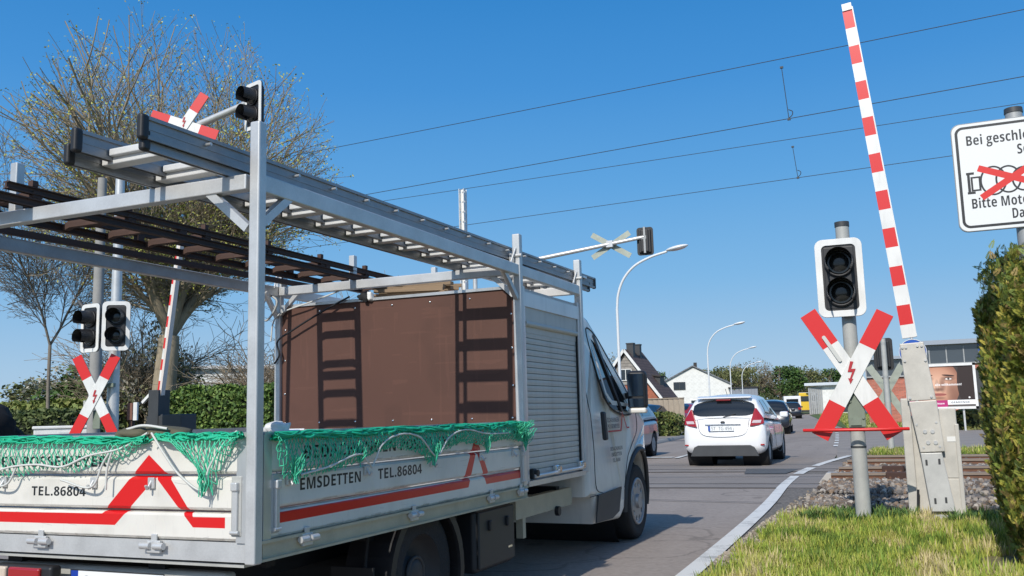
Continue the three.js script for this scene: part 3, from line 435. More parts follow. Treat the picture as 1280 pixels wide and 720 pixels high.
{
  const rg = (w) => [rbox(w - .05, .03, .062, .006, 0, .04, 0)];
  const rung = std(.8, .8, .78, .42, .12, { map: T.mottle });
  const lo = ladder('aluminium_ladder', 'lower half of the grey aluminium extension ladder, lying on the rack beams', [M.stile, rung], 4.72, .42, .078, .028, .28, rg(.42), true);
  lo.position.set(-2.525, 2.158, -2.50); lo.rotation.y = -.022;
  const hi = ladder('aluminium_ladder', 'upper half of the grey aluminium extension ladder, stacked on its lower half', [M.stile, rung], 4.86, .37, .088, .028, .28, [rbox(.32, .03, .062, .006, 0, .03, 0)], true);
  hi.position.set(-2.515, 2.196, -2.48); hi.rotation.y = -.022;
  mesh('hook', [rbox(.02, .055, .02, .004, -.0, .05, -.62), rbox(.02, .02, .09, .004, 0, .06, -4.6)], M.alu, hi);
  const bolts = merge(cyl(.007, .007, .05, 0, 0, 0, 8, 0, 0, Math.PI / 2)); for (let k = 0; k < 16; k++) shared('rivet', bolts, M.alu, hi).position.set(-.002, .055, -.3 - .28 * k);
  // brown roof ladders
  const arch = (w) => [ext([[-w / 2, 0], [-w / 2, .03], [-w / 2 + .05, .052], [w / 2 - .05, .052], [w / 2, .03], [w / 2, 0], [w / 2 - .06, .018], [-w / 2 + .06, .018]], .032).translate(0, 0, -.022)];
  const r1 = ladder('wooden_ladder', 'brown wooden roof ladder, the lower one of the stacked pair on the rack', [M.oldwood, M.oldwood], 3.7, .38, .04, .034, .285, arch(.34), false);
  r1.position.set(-3.64, 2.157, -2.66); r1.rotation.y = .006;
  const r2 = ladder('wooden_ladder', 'brown wooden roof ladder with upright pegs, on top of the other brown ladder', [M.oldwood, M.oldwood], 3.55, .35, .034, .034, .57, [box(.34, .03, .05, 0, .0, 0), box(.03, .028, .03, .16, .05, .02)], false);
  r2.position.set(-3.66, 2.222, -2.8); r2.rotation.y = .006;
  for (let k = 0; k < 5; k++) for (const x of [-.02, -.33]) mesh('spacer', box(.034, .03, .05, x, -.015, -.4 - .7 * k), M.oldwood, r2);
  const pl = thing('wooden_pole', 'long brown timber pole lying on the rack left of the roof ladders', 'pole', [-4.36, 2.157, -2.5]);
  mesh('pole', beam(V(0, .03, 0), V(.1, .03, -3.55), .035, .035), M.oldwood, pl); mesh('steel_shoe', box(.07, .066, .08, 0, .03, -.02), M.black, pl);
}
// nets: knotted cord over a hanging sheet, a thick crumpled edge on top and a pale border rope
function net(name, label, surf, nu, nv, rope, opts = {}) {
  const t = thing(name, label, 'net', opts.at), o = V(...opts.at), S = (u, v) => surf(u, v).sub(o);
  const cords = [], top = [], jit = (p, k) => p.add(V(rr(-k, k), rr(-k, k), rr(0, k)));
  const P = []; for (let j = 0; j <= nv; j++) { P.push([]); for (let i = 0; i <= nu; i++) P[j].push(jit(S((i + (j % 2 ? .5 : 0)) / (nu + .5), j / nv), .006)); }
  const r = opts.r ?? .0027;
  for (let j = 0; j < nv; j++) for (let i = 0; i <= nu; i++) { const a = P[j][i], k = j % 2 ? i + 1 : i - 1; cords.push(bar(a, P[j + 1][i], r, 3)); if (k >= 0 && k <= nu) cords.push(bar(a, P[j + 1][k], r, 3)); }
  mesh('netting', cords, M.net, t);
  for (let k = 0; k < (opts.strands ?? 12); k++) { const pts = []; const ph = rr(0, 6), a = rr(.006, .022), n = opts.tn ?? 26; for (let i = 0; i <= n; i++) { const u = i / n, p = S(u, 0); const th = ph + i * rr(.5, 1.2); pts.push(p.add(V(opts.ax ? a * Math.cos(th) * 1.2 : rr(-.01, .01), Math.abs(a * Math.sin(th)) * .8 - .004 - (k % 3) * .008, opts.ax ? rr(-.01, .01) : a * Math.cos(th) * 1.2))); } top.push(tube(pts, rr(.003, .006), n * 3, 4)); }
  mesh('bundled_edge', top, M.netDark, t);
  for (const p of rope) mesh('border_rope', tube(p.map((q) => V(...q).sub(o)), .0048, 40, 6), M.cord, t);
  if (opts.bunch) for (const [p, n, s] of opts.bunch) { const c = []; for (let k = 0; k < n; k++) { const a = V(...p).sub(o).add(V(rr(-s, s), rr(-.01, .02), rr(-s, s))), b = V(...p).sub(o).add(V(rr(-s, s) * .3, -rr(.04, .1), rr(0, .02))); c.push(tube([a, a.clone().lerp(b, .5).add(V(rr(-.015, .015), 0, rr(-.01, .02))), b], .0025, 8, 3)); } mesh('knotted_tail', c, M.net, t); }
  return t;
}
{
  const zt = -2.915, xs = -2.358;
  const lerpK = (ks, u) => { let i = 0; while (i < ks.length - 2 && u > ks[i + 1][0]) i++; const [a, b] = [ks[i], ks[i + 1]]; return a[1] + (b[1] - a[1]) * Math.min(1, Math.max(0, (u - a[0]) / (b[0] - a[0]))); };
  // on the tailgate, left
  const k1 = [[0, .14], [.5, .16], [.62, .125], [.72, .14], [.82, .10], [.92, .085], [1, .02]];
  net('cargo_net', 'green cargo net hanging over the lettering at the left of the tailgate', (u, v) => V(-4.32 + 1.42 * u, 1.1 - lerpK(k1, u) * v - .004 * Math.sin(9 * u), zt + .012 + .02 * Math.sin(Math.PI * v)), 46, 5,
    [[[-4.3, .975, zt + .03], [-3.85, .95, zt + .03], [-3.66, .985, zt + .035], [-3.5, .995, zt + .035], [-3.35, .985, zt + .035], [-3.2, 1.03, zt + .035], [-3.02, 1.06, zt + .03], [-2.9, 1.12, zt + .01]],
    [[-3.9, .92, zt + .03], [-3.68, .91, zt + .035], [-3.63, .985, zt + .03]], [[-3.36, .93, zt + .03], [-3.17, .905, zt + .035], [-3.12, 1.0, zt + .03], [-3.06, 1.07, zt + .03]], [[-3.1, .89, zt + .03], [-3.095, .98, zt + .03], [-3.07, 1.05, zt + .03]]], { at: [-3.6, 1.1, zt], strands: 16, r: .0023 });
  // on the tailgate, right: a hanging point
  const k2 = [[0, .012], [.3, .1], [.55, .2], [.68, .235], [.8, .12], [1, .03]];
  net('cargo_net', 'green cargo net hanging to a point over the red stripe, right end of the tailgate', (u, v) => V(-2.86 + .44 * u + (.2 - .24 * u) * v * (u < .66 ? .6 : .3), 1.105 - lerpK(k2, u) * v, zt + .014 + .025 * Math.sin(Math.PI * v)), 18, 7,
    [[[-2.86, 1.12, zt + .03], [-2.78, 1.03, zt + .035], [-2.7, .95, zt + .035], [-2.585, .895, zt + .035], [-2.55, .98, zt + .04], [-2.48, 1.08, zt + .03], [-2.44, 1.12, zt + .01]]], { at: [-2.65, 1.1, zt], strands: 14, bunch: [[[-2.585, .96, zt + .03], 16, .03]] });
  // along the side board
  const k3 = [[0, .04], [.03, .17], [.06, .185], [.2, .15], [.235, .13], [.27, .1], [.36, .085], [.45, .13], [.49, .18], [.53, .13], [.62, .085], [.72, .11], [.745, .13], [.77, .095], [.9, .1], [.965, .12], [1, .05]];
  net('cargo_net', 'long green cargo net hanging over the lettering of the right side board', (u, v) => V(xs + .012 + .02 * Math.sin(Math.PI * v), 1.098 - lerpK(k3, u) * v + .004 * Math.sin(23 * u), -3.02 - 2.62 * u + .03 * Math.sin(u * 40) * v), 128, 7,
    [[[xs + .03, .935, -3.16], [xs + .035, .955, -3.35], [xs + .035, .995, -3.62], [xs + .03, .93, -3.7], [xs + .035, 1.03, -3.78], [xs + .035, 1.075, -3.95], [xs + .035, 1.055, -4.15], [xs + .035, .95, -4.33], [xs + .035, 1.04, -4.46], [xs + .035, 1.08, -4.66], [xs + .035, 1.05, -4.95], [xs + .03, 1.045, -5.3]]],
    { at: [xs, 1.1, -4.3], ax: true, strands: 20, tn: 40, bunch: [[[xs + .03, 1.0, -3.14], 26, .03], [[xs + .03, 1.03, -3.62], 10, .03], [[xs + .03, 1.0, -4.32], 22, .03], [[xs + .03, 1.03, -4.97], 16, .025], [[xs + .03, 1.1, -5.45], 50, .09], [[xs + .03, 1.05, -5.55], 40, .06], [[xs + .03, 1.02, -5.56], 14, .015]] });
  const crumple = (w, h, d, s, n = 10) => { const g = new THREE.SphereGeometry(1, n * 2, n), p = g.attributes.position; for (let i = 0; i < p.count; i++) { const x = p.getX(i), y = p.getY(i), z = p.getZ(i), f = .72 + .5 * vnoise(x * 2.3 + 9, y * 2.3 + z * 1.9 + 9, 64, s); p.setXYZ(i, Math.sign(x) * Math.abs(x) ** .7 * w * f, Math.sign(y) * Math.abs(y) ** .7 * h * f, Math.sign(z) * Math.abs(z) ** .7 * d * f); } g.computeVertexNormals(); return g; };
  const tp = thing('folded_tarpaulin', 'olive folded tarpaulin lying over the tailgate edge between the two nets', 'tarpaulin', [-2.9, 1.115, -2.98]);
  mesh('sheet', [crumple(.16, .035, .07, 3).rotateZ(-.08), mv(crumple(.08, .03, .05, 5), -.09, .0, .05)], std(.13, .12, .075, .85, 0, { map: T.mottle }), tp);
  mesh('rope', tube([V(-.12, .02, .07), V(-.02, .035, .08), V(.1, .02, .07)], .006, 12, 5), M.cord, tp);
  const bb = thing('black_bag', 'black stuffed bag in the truck bed at the left edge of the photo', 'bag', [-4.74, .685, -3.55]);
  mesh('bag', mv(crumple(.17, .31, .2, 8, 14), -.0, .27, 0), std(.008, .008, .009, .85), bb); mesh('neck', cyl(.03, .06, .08, -.02, .58, 0, 10), std(.012, .012, .013, .8), bb);
  const rp = thing('white_sack', 'small white crumpled sack at the front corner of the tailgate top', 'sack', [-2.42, 1.125, -3.12]);
  mesh('sack', crumple(.045, .028, .06, 12), M.white, rp);
  const bt = thing('timber_bundle', 'bundle of light brown roof battens lying on top of the box', 'timber', [-3.42, 2.016, -6.25]);
  for (let k = 0; k < 18; k++) mesh('batten', beam(V(-.32 + rr(-.06, .06), .02 + .028 * (k % 6), rr(-.1, .25)), V(.2 + rr(-.08, .06), .02 + .026 * (k % 6), rr(-.15, .2)), .045, .024), M.timber, bt);
  const rd = thing('red_bucket', 'dark red upturned tub behind the battens on the box roof', 'tub', [-3.52, 2.016, -6.62]);
  mesh('body', new THREE.LatheGeometry([[.02, .21], [.13, .21], [.15, .19], [.17, .02], [.185, .015], [.185, 0]].map((p) => new THREE.Vector2(...p)), 24), std(.22, .04, .045, .5), rd); mesh('handle', tube([V(-.17, .1, 0), V(-.12, .23, .04), V(.12, .23, .04), V(.17, .1, 0)], .006, 16, 6), M.black, rd);
  const gl = thing('work_glove', 'black and white work glove stuck on the top edge of the brown panel', 'glove', [-3.62, 2.03, -5.66]);
  mesh('glove', [crumple(.045, .028, .03, 15), mv(crumple(.02, .03, .02, 16), .03, -.01, .02)], M.matt, gl); mesh('cuff', crumple(.022, .035, .025, 17).translate(.06, 0, .01), M.white, gl);
  const hs = thing('black_cable', 'black cable slung from the rack over the left of the brown panel', 'cable', [-4.35, 1.8, -5.64]);
  mesh('cable', tube([V(.62, .24, .0), V(.4, .14, .03), V(.14, .02, .03), V(.0, -.06, .03), V(.02, -.16, .03), V(-.03, -.22, .02)], .007, 40, 6), M.black, hs);
  mesh('strap', [tube([V(.72, .36, -.02), V(.5, .28, 0), V(.3, .22, .03), V(-.02, .12, .03), V(-.06, -.05, .03)], .006, 30, 5)], M.cord, hs);
  const gc = thing('grey_hose', 'thin grey hose coiled round the left front rack post', 'hose', [-4.37, 1.6, -5.6]);
  mesh('coil', [tube([V(.0, .55, .03), V(-.08, .42, .04), V(-.13, .2, .03), V(-.12, -.1, .03), V(-.14, -.3, .02)], .008, 30, 6), tube([V(-.02, .5, .05), V(.06, .44, .05), V(.03, .36, .05), V(-.05, .3, .04), V(-.1, .36, .04), V(-.02, .5, .05)], .008, 30, 6)], M.greypaint, gc);
}
// ---------------------------------------------------------------- level crossing: signals, crosses, barriers, signs
function signalHead(parent, x, y, z, w, h, ry, tiltX = 0) {
  const s = new THREE.Group(); s.name = 'signal_head'; s.position.set(x, y, z); s.rotation.y = ry; parent.add(s);
  mesh('backplate', ext(shape(rrect(w, h, w * .17)), .014, .004).translate(0, 0, -.02), M.black, s);
  mesh('white_border', ext(shape(rrect(w, h, w * .17), [rrect(w - .125, h - .125, w * .1)]), .01, .003), M.white, s);
  mesh('housing', [rbox(w - .14, h - .14, .1, .02, 0, 0, -.05), rbox(w * .5, h * .8, .1, .03, 0, 0, -.09)], M.black, s);
  for (const k of [1, -1]) {
    const cy = k * h * .19, r = w * .27;
    mesh('lens', [cyl(r * .92, r * .92, .02, 0, cy, .02, 24, Math.PI / 2), sph(r * .86, 0, cy, .02, 1, 1, .25, 20)], std(.02, .021, .022, .12), s);
    mesh('hood', new THREE.CylinderGeometry(r * 1.02, r * 1.12, .24, 24, 1, true, -Math.PI * .72, Math.PI * 1.44).rotateX(Math.PI / 2).rotateX(.0).rotateZ(Math.PI).translate(0, cy, .13), M.black, s);
    mesh('ring', new THREE.TorusGeometry(r * 1.08, .014, 6, 28).translate(0, cy, .02), M.black, s);
  }
  return s;
}
const boltTex = null;
function cross(parent, x, y, z, arms, wd, ry, plain) {                  // arms: [dx, dy] of the tips
  const c = new THREE.Group(); c.name = 'saltire'; c.position.set(x, y, z); c.rotation.y = ry; parent.add(c);
  arms.forEach(([ax, ay, bx, by], k) => {
    const a = V(ax, ay, k * .014), b = V(bx, by, k * .014), L = a.distanceTo(b), f = .27, seg = (t0, t1) => beam(a.clone().lerp(b, t0), a.clone().lerp(b, t1), .012, wd, V(-(b.y - a.y), b.x - a.x, 0).normalize());
    mesh('white_arm', seg(f, 1 - f), M.white, c); mesh('red_tip', seg(0, f), M.redbright, c); mesh('red_tip', seg(1 - f, 1), M.redbright, c);
    mesh('rear_sheet', beam(a.clone().setZ(a.z - .011), b.clone().setZ(b.z - .011), .008, wd * 1.02, V(-(b.y - a.y), b.x - a.x, 0).normalize()), std(.4, .43, .36, .5, .2, { map: T.mottle }), c);
  });
  const s = plain ?? 1, bolt = [[.0, .105], [.028, .1], [.004, .03], [.045, .03], [-.0, -.07], [.016, -.066], [-.012, -.115], [-.03, -.058], [-.014, -.062], [.012, .002], [-.03, .002]].map((p) => [p[0] * s, p[1] * s]);
  mesh('lightning_bolt', ext(bolt, .004).translate(0, 0, .024), std(.45, .02, .03, .5), c);
  return c;
}
{
  // near right signal
  const t = thing('crossing_signal', 'near crossing signal with dark lamps above a red and white X on the right verge', 'crossing signal', [-.55, 0, -9.72]);
  mesh('post', cyl(.066, .072, 2.98, 0, 1.49, 0, 24), M.greypaint, t); mesh('cap', cyl(.071, .071, .05, 0, 2.975, 0, 24), M.darkgrey, t);
  mesh('collar', [.76].map((y) => cyl(.0735, .0735, .02, 0, y, 0, 24)), M.darkgrey, t);
  signalHead(t, -.045, 2.42, .14, .445, .78, .05);
  mesh('head_bracket', [box(.06, .05, .12, -.02, 2.6, .06), box(.06, .05, .12, -.02, 2.25, .06)], M.darkgrey, t);
  cross(t, -.01, 1.485, .13, [[-.365, .6, .35, -.62], [.35, .56, -.33, -.62]], .165, .03);
  mesh('cross_bracket', [rbox(.16, .34, .03, .01, .01, 1.12, .09), box(.1, .06, .12, 0, 1.3, .06), box(.1, .06, .12, 0, 1.0, .06), ...[[-.05, 1.2], [.06, 1.2], [-.05, 1.04], [.06, 1.04]].map(([x, y]) => cyl(.012, .012, .02, x + .01, y, .11, 8, Math.PI / 2))], M.bracket, t);
  mesh('guard_hoop', [tube([V(-.49, .93, .15), V(-.3, .93, .21), V(0, .93, .235), V(.3, .93, .21), V(.47, .93, .15)], .016, 40, 10), tube([V(-.49, .93, .15), V(-.25, .93, .05), V(0, .93, .03), V(.25, .93, .05), V(.47, .93, .15)], .014, 30, 8)], M.redbright, t);
  mesh('reflector', ext(shape(rrect(.035, .3, .017)), .004).rotateZ(.53).translate(-.17, 1.72, .155), std(.6, .6, .56, .3), t);
}
{
  // near right barrier, raised
  const t = thing('barrier', 'raised red and white barrier with grey drive housing right of the near signal', 'barrier', [.1, 0, -10.45]);
  const lean = Math.atan(.0955), base = -.12 + .1, X = (y) => .018 - .0955 * (y - .0) + .06 - .1 + .085;         // centre line of the leaning boom
  const at = (y) => V(X(y), y, .1);
  const seg = (y0, y1, w, d = .1, dz = 0) => beam(at(y0).add(V(0, 0, dz)), at(y1).add(V(0, 0, dz)), d, w, V(1, 0, 0));
  let y = 5.5, k = 0; mesh('white_tip', seg(5.46, 5.54, .1), M.white, t);
  for (y = 5.46; y > 1.9; y -= .205, k++) { const y1 = Math.max(1.84, y - .205), w = .105 + .03 * (5.5 - y) / 3.6; mesh(k % 2 ? 'white_stripe' : 'red_stripe', seg(y1, y, w, .075), k % 2 ? M.white : M.redbright, t); }
  mesh('edge_profile', [beam(at(1.85).add(V(.07, 0, 0)), at(5.5).add(V(.056, 0, 0)), .08, .012, V(1, 0, 0))], M.white, t);
  const quad = (pts, d, z) => ext(pts, d, .008).translate(0, 0, z);
  const P = (a) => a.map(([x, yy]) => [X(yy) + x, yy]);
  mesh('arm_cover', quad(P([[-.105, 1.78], [.125, 1.79], [.14, 1.2], [-.13, 1.19]]), .05, .06), M.boxgrey, t);
  mesh('arm_cover', quad(P([[-.12, 1.185], [.142, 1.195], [.13, .68], [-.1, .67]]), .058, .06), M.boxgrey, t);
  mesh('counterweight_cover', quad(P([[-.1, .665], [.1, .67], [.125, .09], [-.1, .085]]), .05, .06), std(.62, .62, .6, .5, .15, { map: T.mottle }), t);
  const bl = []; for (const [x, yy] of [[-.085, 1.74], [-.05, 1.74], [.06, 1.75], [.1, 1.75], [-.085, 1.6], [.11, 1.6], [-.1, 1.22], [.1, 1.23], [-.085, .95], [.1, .97], [-.06, .72], [.09, .73]]) bl.push(cyl(.012, .013, .02, X(yy) + x, yy, .122, 10, Math.PI / 2)); for (const [x, yy] of [[-.02, .88], [.05, .88], [-.01, .74 + .03], [.06, .77]]) bl.push(cyl(.02, .022, .024, X(yy) + x, yy, .124, 12, Math.PI / 2));
  bl.forEach((g) => mesh('bolt', g, M.galv, t));
  for (const [x, yy] of [[-.06, .57], [.06, .58], [-.045, .19], [.055, .2]]) mesh('slot', rbox(.022, .06, .01, .004, X(yy) + x, yy, .115), M.darkgrey, t);
  mesh('housing', [rbox(.5, 1.02, .34, .012, .01, .53, -.17), rbox(.52, .05, .4, .01, .01, .025, -.15)], M.boxgrey, t);
  mesh('side_panel', [rbox(.09, 1.2, .2, .01, -.205, .62, -.05), rbox(.16, .7, .03, .01, .18, .76, .02), rbox(.14, .38, .03, .01, .19, .22, .015), rbox(.04, .9, .05, .008, .255, .5, .02)], M.boxgrey, t);
  mesh('label_plate', box(.085, .05, .004, .2, .8, .038), M.white, t); mesh('cable', tube([V(-.2, .0, .08), V(-.17, .1, .09), V(-.15, .3, .08)], .014, 14, 6), M.black, t);
  mesh('foundation', box(.56, .07, .5, .02, -.01, -.12), M.concrete, t);
}
{
  const t = thing('foundation_stone', 'pale broken concrete lump in the grass below the barrier housing', 'stone', [.14, 0, -10.1]);
  const g = new THREE.DodecahedronGeometry(.1, 1).scale(1.3, .55, .8); const p = g.attributes.position; for (let i = 0; i < p.count; i++) p.setXYZ(i, p.getX(i) * (.85 + .3 * hash(Math.round(p.getX(i) * 300), Math.round(p.getY(i) * 300), 2)), p.getY(i), p.getZ(i)); mesh('stone', g.translate(0, .03, 0), std(.55, .52, .44, .9, 0, { map: T.mottle }), t); mesh('chip', new THREE.DodecahedronGeometry(.03, 0).translate(.13, .01, .03), M.concrete, t);
}
{
  // blue round sign behind the barrier
  const t = thing('blue_sign', 'round blue traffic sign half hidden behind the top of the barrier housing', 'traffic sign', [.02, 0, -23.3]);
  mesh('post', cyl(.03, .03, 2.9, 0, 1.45, 0, 12), M.galv, t); mesh('disc', cyl(.3, .3, .012, 0, 2.36, .04, 40, Math.PI / 2), M.blue, t); mesh('white_ring', new THREE.TorusGeometry(.292, .008, 6, 48).translate(0, 2.36, .048), M.white, t);
}
{
  // information sign
  const W = 1.06, H = .775, t = thing('information_sign', 'white sign with black German text and a red crossed symbol above the hedge', 'sign', [.9, 0, -7.05]);
  const tex = canvas(1500, 1100, (g, w, h) => {
    g.fillStyle = '#f2f3f2'; g.fillRect(0, 0, w, h);
    const R = (m, r, lw, c) => { g.strokeStyle = c; g.lineWidth = lw; g.beginPath(); g.roundRect(m, m, w - 2 * m, h - 2 * m, r); g.stroke(); };
    R(5, 85, 8, '#8d9092'); R(48, 62, 26, '#24262a');
    g.fillStyle = '#202226';
    words(g, 'Bei geschlossener', 125, 232, 138, 890); words(g, 'Schranke', 566, 372, 138, 440);
    words(g, 'Bitte Motor abstellen', 125, 872, 138, 1010); words(g, 'Danke', 467, 1002, 138, 280);
    g.strokeStyle = '#202226'; g.lineWidth = 17;
    g.strokeRect(150, 560, 70, 130); g.fillRect(112, 510, 24, 210); g.fillRect(105, 505, 70, 24); g.fillRect(105, 700, 70, 24);
    for (const [x, y, a, b] of [[340, 610, 110, 140], [470, 610, 105, 130], [600, 620, 95, 115], [710, 650, 70, 85], [800, 560, 75, 80]]) { g.beginPath(); g.ellipse(x, y, a, b, 0, 0, 7); g.stroke(); }
    g.fillRect(830, 430, 60, 200); g.fillRect(860, 500, 280, 22); g.fillRect(860, 640, 330, 22); g.fillRect(1120, 500, 22, 160);
    g.strokeStyle = '#e3261f'; g.lineWidth = 64; g.beginPath(); g.moveTo(215, 470); g.lineTo(830, 730); g.moveTo(225, 770); g.lineTo(790, 420); g.stroke();
  });
  mesh('pole', cyl(.055, .055, 3.16, -.12, 1.58, -.06, 20), M.galvDull, t); mesh('pole_cap', cyl(.058, .06, .035, -.12, 3.17, -.06, 20), M.darkgrey, t);
  mesh('panel', ext(shape(rrect(W, H, .06)), .012, .003).translate(0, 2.72, -.008), M.greypaint, t);
  const face = new THREE.ShapeGeometry(shape(rrect(W - .004, H - .004, .06))), uv = face.attributes.uv, p = face.attributes.position; for (let i = 0; i < p.count; i++) uv.setXY(i, p.getX(i) / W + .5, p.getY(i) / H + .5);
  mesh('sign_face', face.translate(0, 2.72, .0085), std(.86, .86, .86, .4, 0, { map: tex }), t, true);
  mesh('clamp', [box(.2, .04, .08, -.12, 2.95, -.04), box(.2, .04, .08, -.12, 2.45, -.04)], M.galv, t);
}
function backMast(name, label, x, z, h, crossY, headY, s = 1) {            // the opposite side, seen from behind
  const t = thing(name, label, 'crossing signal', [x, 0, z], Math.PI);
  mesh('post', cyl(.06, .07, h, 0, h / 2, 0, 16), M.greypaint, t);
  signalHead(t, .02, headY, .14, .445, .78, 0); cross(t, 0, crossY, .13, [[-.37, .6, .37, -.6], [.37, .6, -.37, -.6]], .165, 0);
  mesh('cross_bracket', rbox(.16, .3, .03, .01, 0, crossY - .1, .09), M.bracket, t);
  return t;
}
backMast('crossing_signal', 'far right crossing signal seen from behind, with a pale green back of its X', -.62, -23.9, 2.75, 1.5, 2.38);
function arm(name, label, base, tip, h, faceBack) {                       // a mast with an arm over the road
  const t = thing(name, label, 'crossing signal', base), o = V(...base), q = V(...tip).sub(o);
  mesh('post', [cyl(.085, .11, 2.9, 0, 1.45, 0, 20), cyl(.07, .085, h - 2.9, 0, (h + 2.9) / 2, 0, 20)], M.galv, t); mesh('sleeve', cyl(.105, .1, .12, 0, 2.9, 0, 20), M.galv, t);
  const a = V(0, h - .12, 0);
  mesh('arm', [bar(a, q, .075, 16, .055), sph(.08, a.x, a.y, a.z)], M.galv, t);
  return { t, o, q, a };
}
{
  const { t, o, q, a } = arm('signal_gantry', 'near left signal mast with twin signals, an X and an arm over the road', [-12.05, 0, -11.3], [-9.7, 6.26, -11.55], 5.75);
  const ry = .12;
  signalHead(t, q.x + .34, q.y - .1, q.z + .14, .445, .78, -.3); mesh('hanger', [box(.07, .5, .08, q.x + .32, q.y - .1, q.z + .02), bar(V(q.x - .1, q.y - .02, q.z), V(q.x + .34, q.y + .1, q.z), .05, 12)], M.galv, t);
  const p = a.clone().lerp(q, .57); cross(t, p.x + .03, p.y + .07, p.z + .14, [[-.56, .16, .56, -.24], [.34, .46, -.34, -.56]], .165, .35, .8);
  signalHead(t, .27, 2.745, .24, .43, .8, .6); signalHead(t, -.34, 2.75, .2, .445, .8, -.08); mesh('twin_bracket', [box(.6, .05, .05, -.05, 2.95, .1), box(.6, .05, .05, -.05, 2.55, .1)], M.galvDull, t);
  cross(t, -.1, 1.62, .27, [[-.33, .65, .35, -.66], [.33, .65, -.35, -.66]], .165, .35); mesh('cross_bracket', [box(.5, .06, .05, -.1, 1.8, .12), rbox(.16, .3, .03, .01, -.1, 1.25, .22)], M.bracket, t);
  mesh('guard_hoop', [tube([V(-.6, 1.02, .22), V(-.35, 1.02, .36), V(-.05, 1.02, .4), V(.25, 1.02, .36), V(.45, 1.02, .22)], .02, 30, 8)], M.redbright, t);
}
{
  const { t, o, q, a } = arm('signal_gantry', 'far left signal mast whose long arm shows the back of an X and signal', [-12.4, 0, -25.8], [-7.15, 6.4, -26.8], 5.75);
  const s = signalHead(t, q.x - .02, q.y - .12, q.z - .1, .5, .86, Math.PI + .1); mesh('hanger', [box(.06, .8, .08, q.x, q.y - .1, q.z + .02), box(.3, .1, .1, q.x - .1, q.y - .02, q.z)], M.galvDull, t);
  const p = a.clone().lerp(q, .8); cross(t, p.x, p.y - .02, p.z - .12, [[-.58, .36, .58, -.36], [.58, .36, -.58, -.36]], .165, Math.PI + .2, .8); mesh('cross_clamp', box(.2, .2, .12, p.x, p.y, p.z), M.galv, t);
}
{
  // left barrier, raised, seen obliquely
  const t = thing('barrier', 'raised barrier with grey drive box on the left of the road, behind the left cross', 'barrier', [-12.82, 0, -13.1]);
  const a = V(-.02, 1.35, 0), b = V(.52, 4.5, .1), n = 16; mesh('housing', [rbox(.24, 1.75, .3, .012, 0, .9, 0), rbox(.34, 1.3, .34, .012, 0, .65, -.04)], M.darkgrey, t); mesh('drive_box', rbox(.5, .95, .4, .02, .42, .85, -.05), M.darkgrey, t);
  for (let k = 0; k < n; k++) mesh(k % 2 ? 'white_stripe' : 'red_stripe', beam(a.clone().lerp(b, k / n), a.clone().lerp(b, (k + 1) / n), .11, .07, V(1, 0, 0)), k % 2 ? M.white : M.redbright, t);
  mesh('edge_profile', beam(a.clone().add(V(.06, 0, .03)), b.clone().add(V(.05, 0, .03)), .1, .05, V(1, 0, 0)), std(.75, .66, .6, .5), t);
  mesh('fold_arm', [beam(V(-.3, 1.55, .1), V(-.12, 1.7, .1), .05, .05), beam(V(-.16, .95, .2), V(-.16, 1.3, .2), .06, .08), beam(V(-1.1, .98, .25), V(-.2, .98, .25), .05, .06)], M.white, t);
  mesh('red_section', beam(V(-.9, .98, .255), V(-.45, .98, .255), .056, .064), M.redbright, t);
}
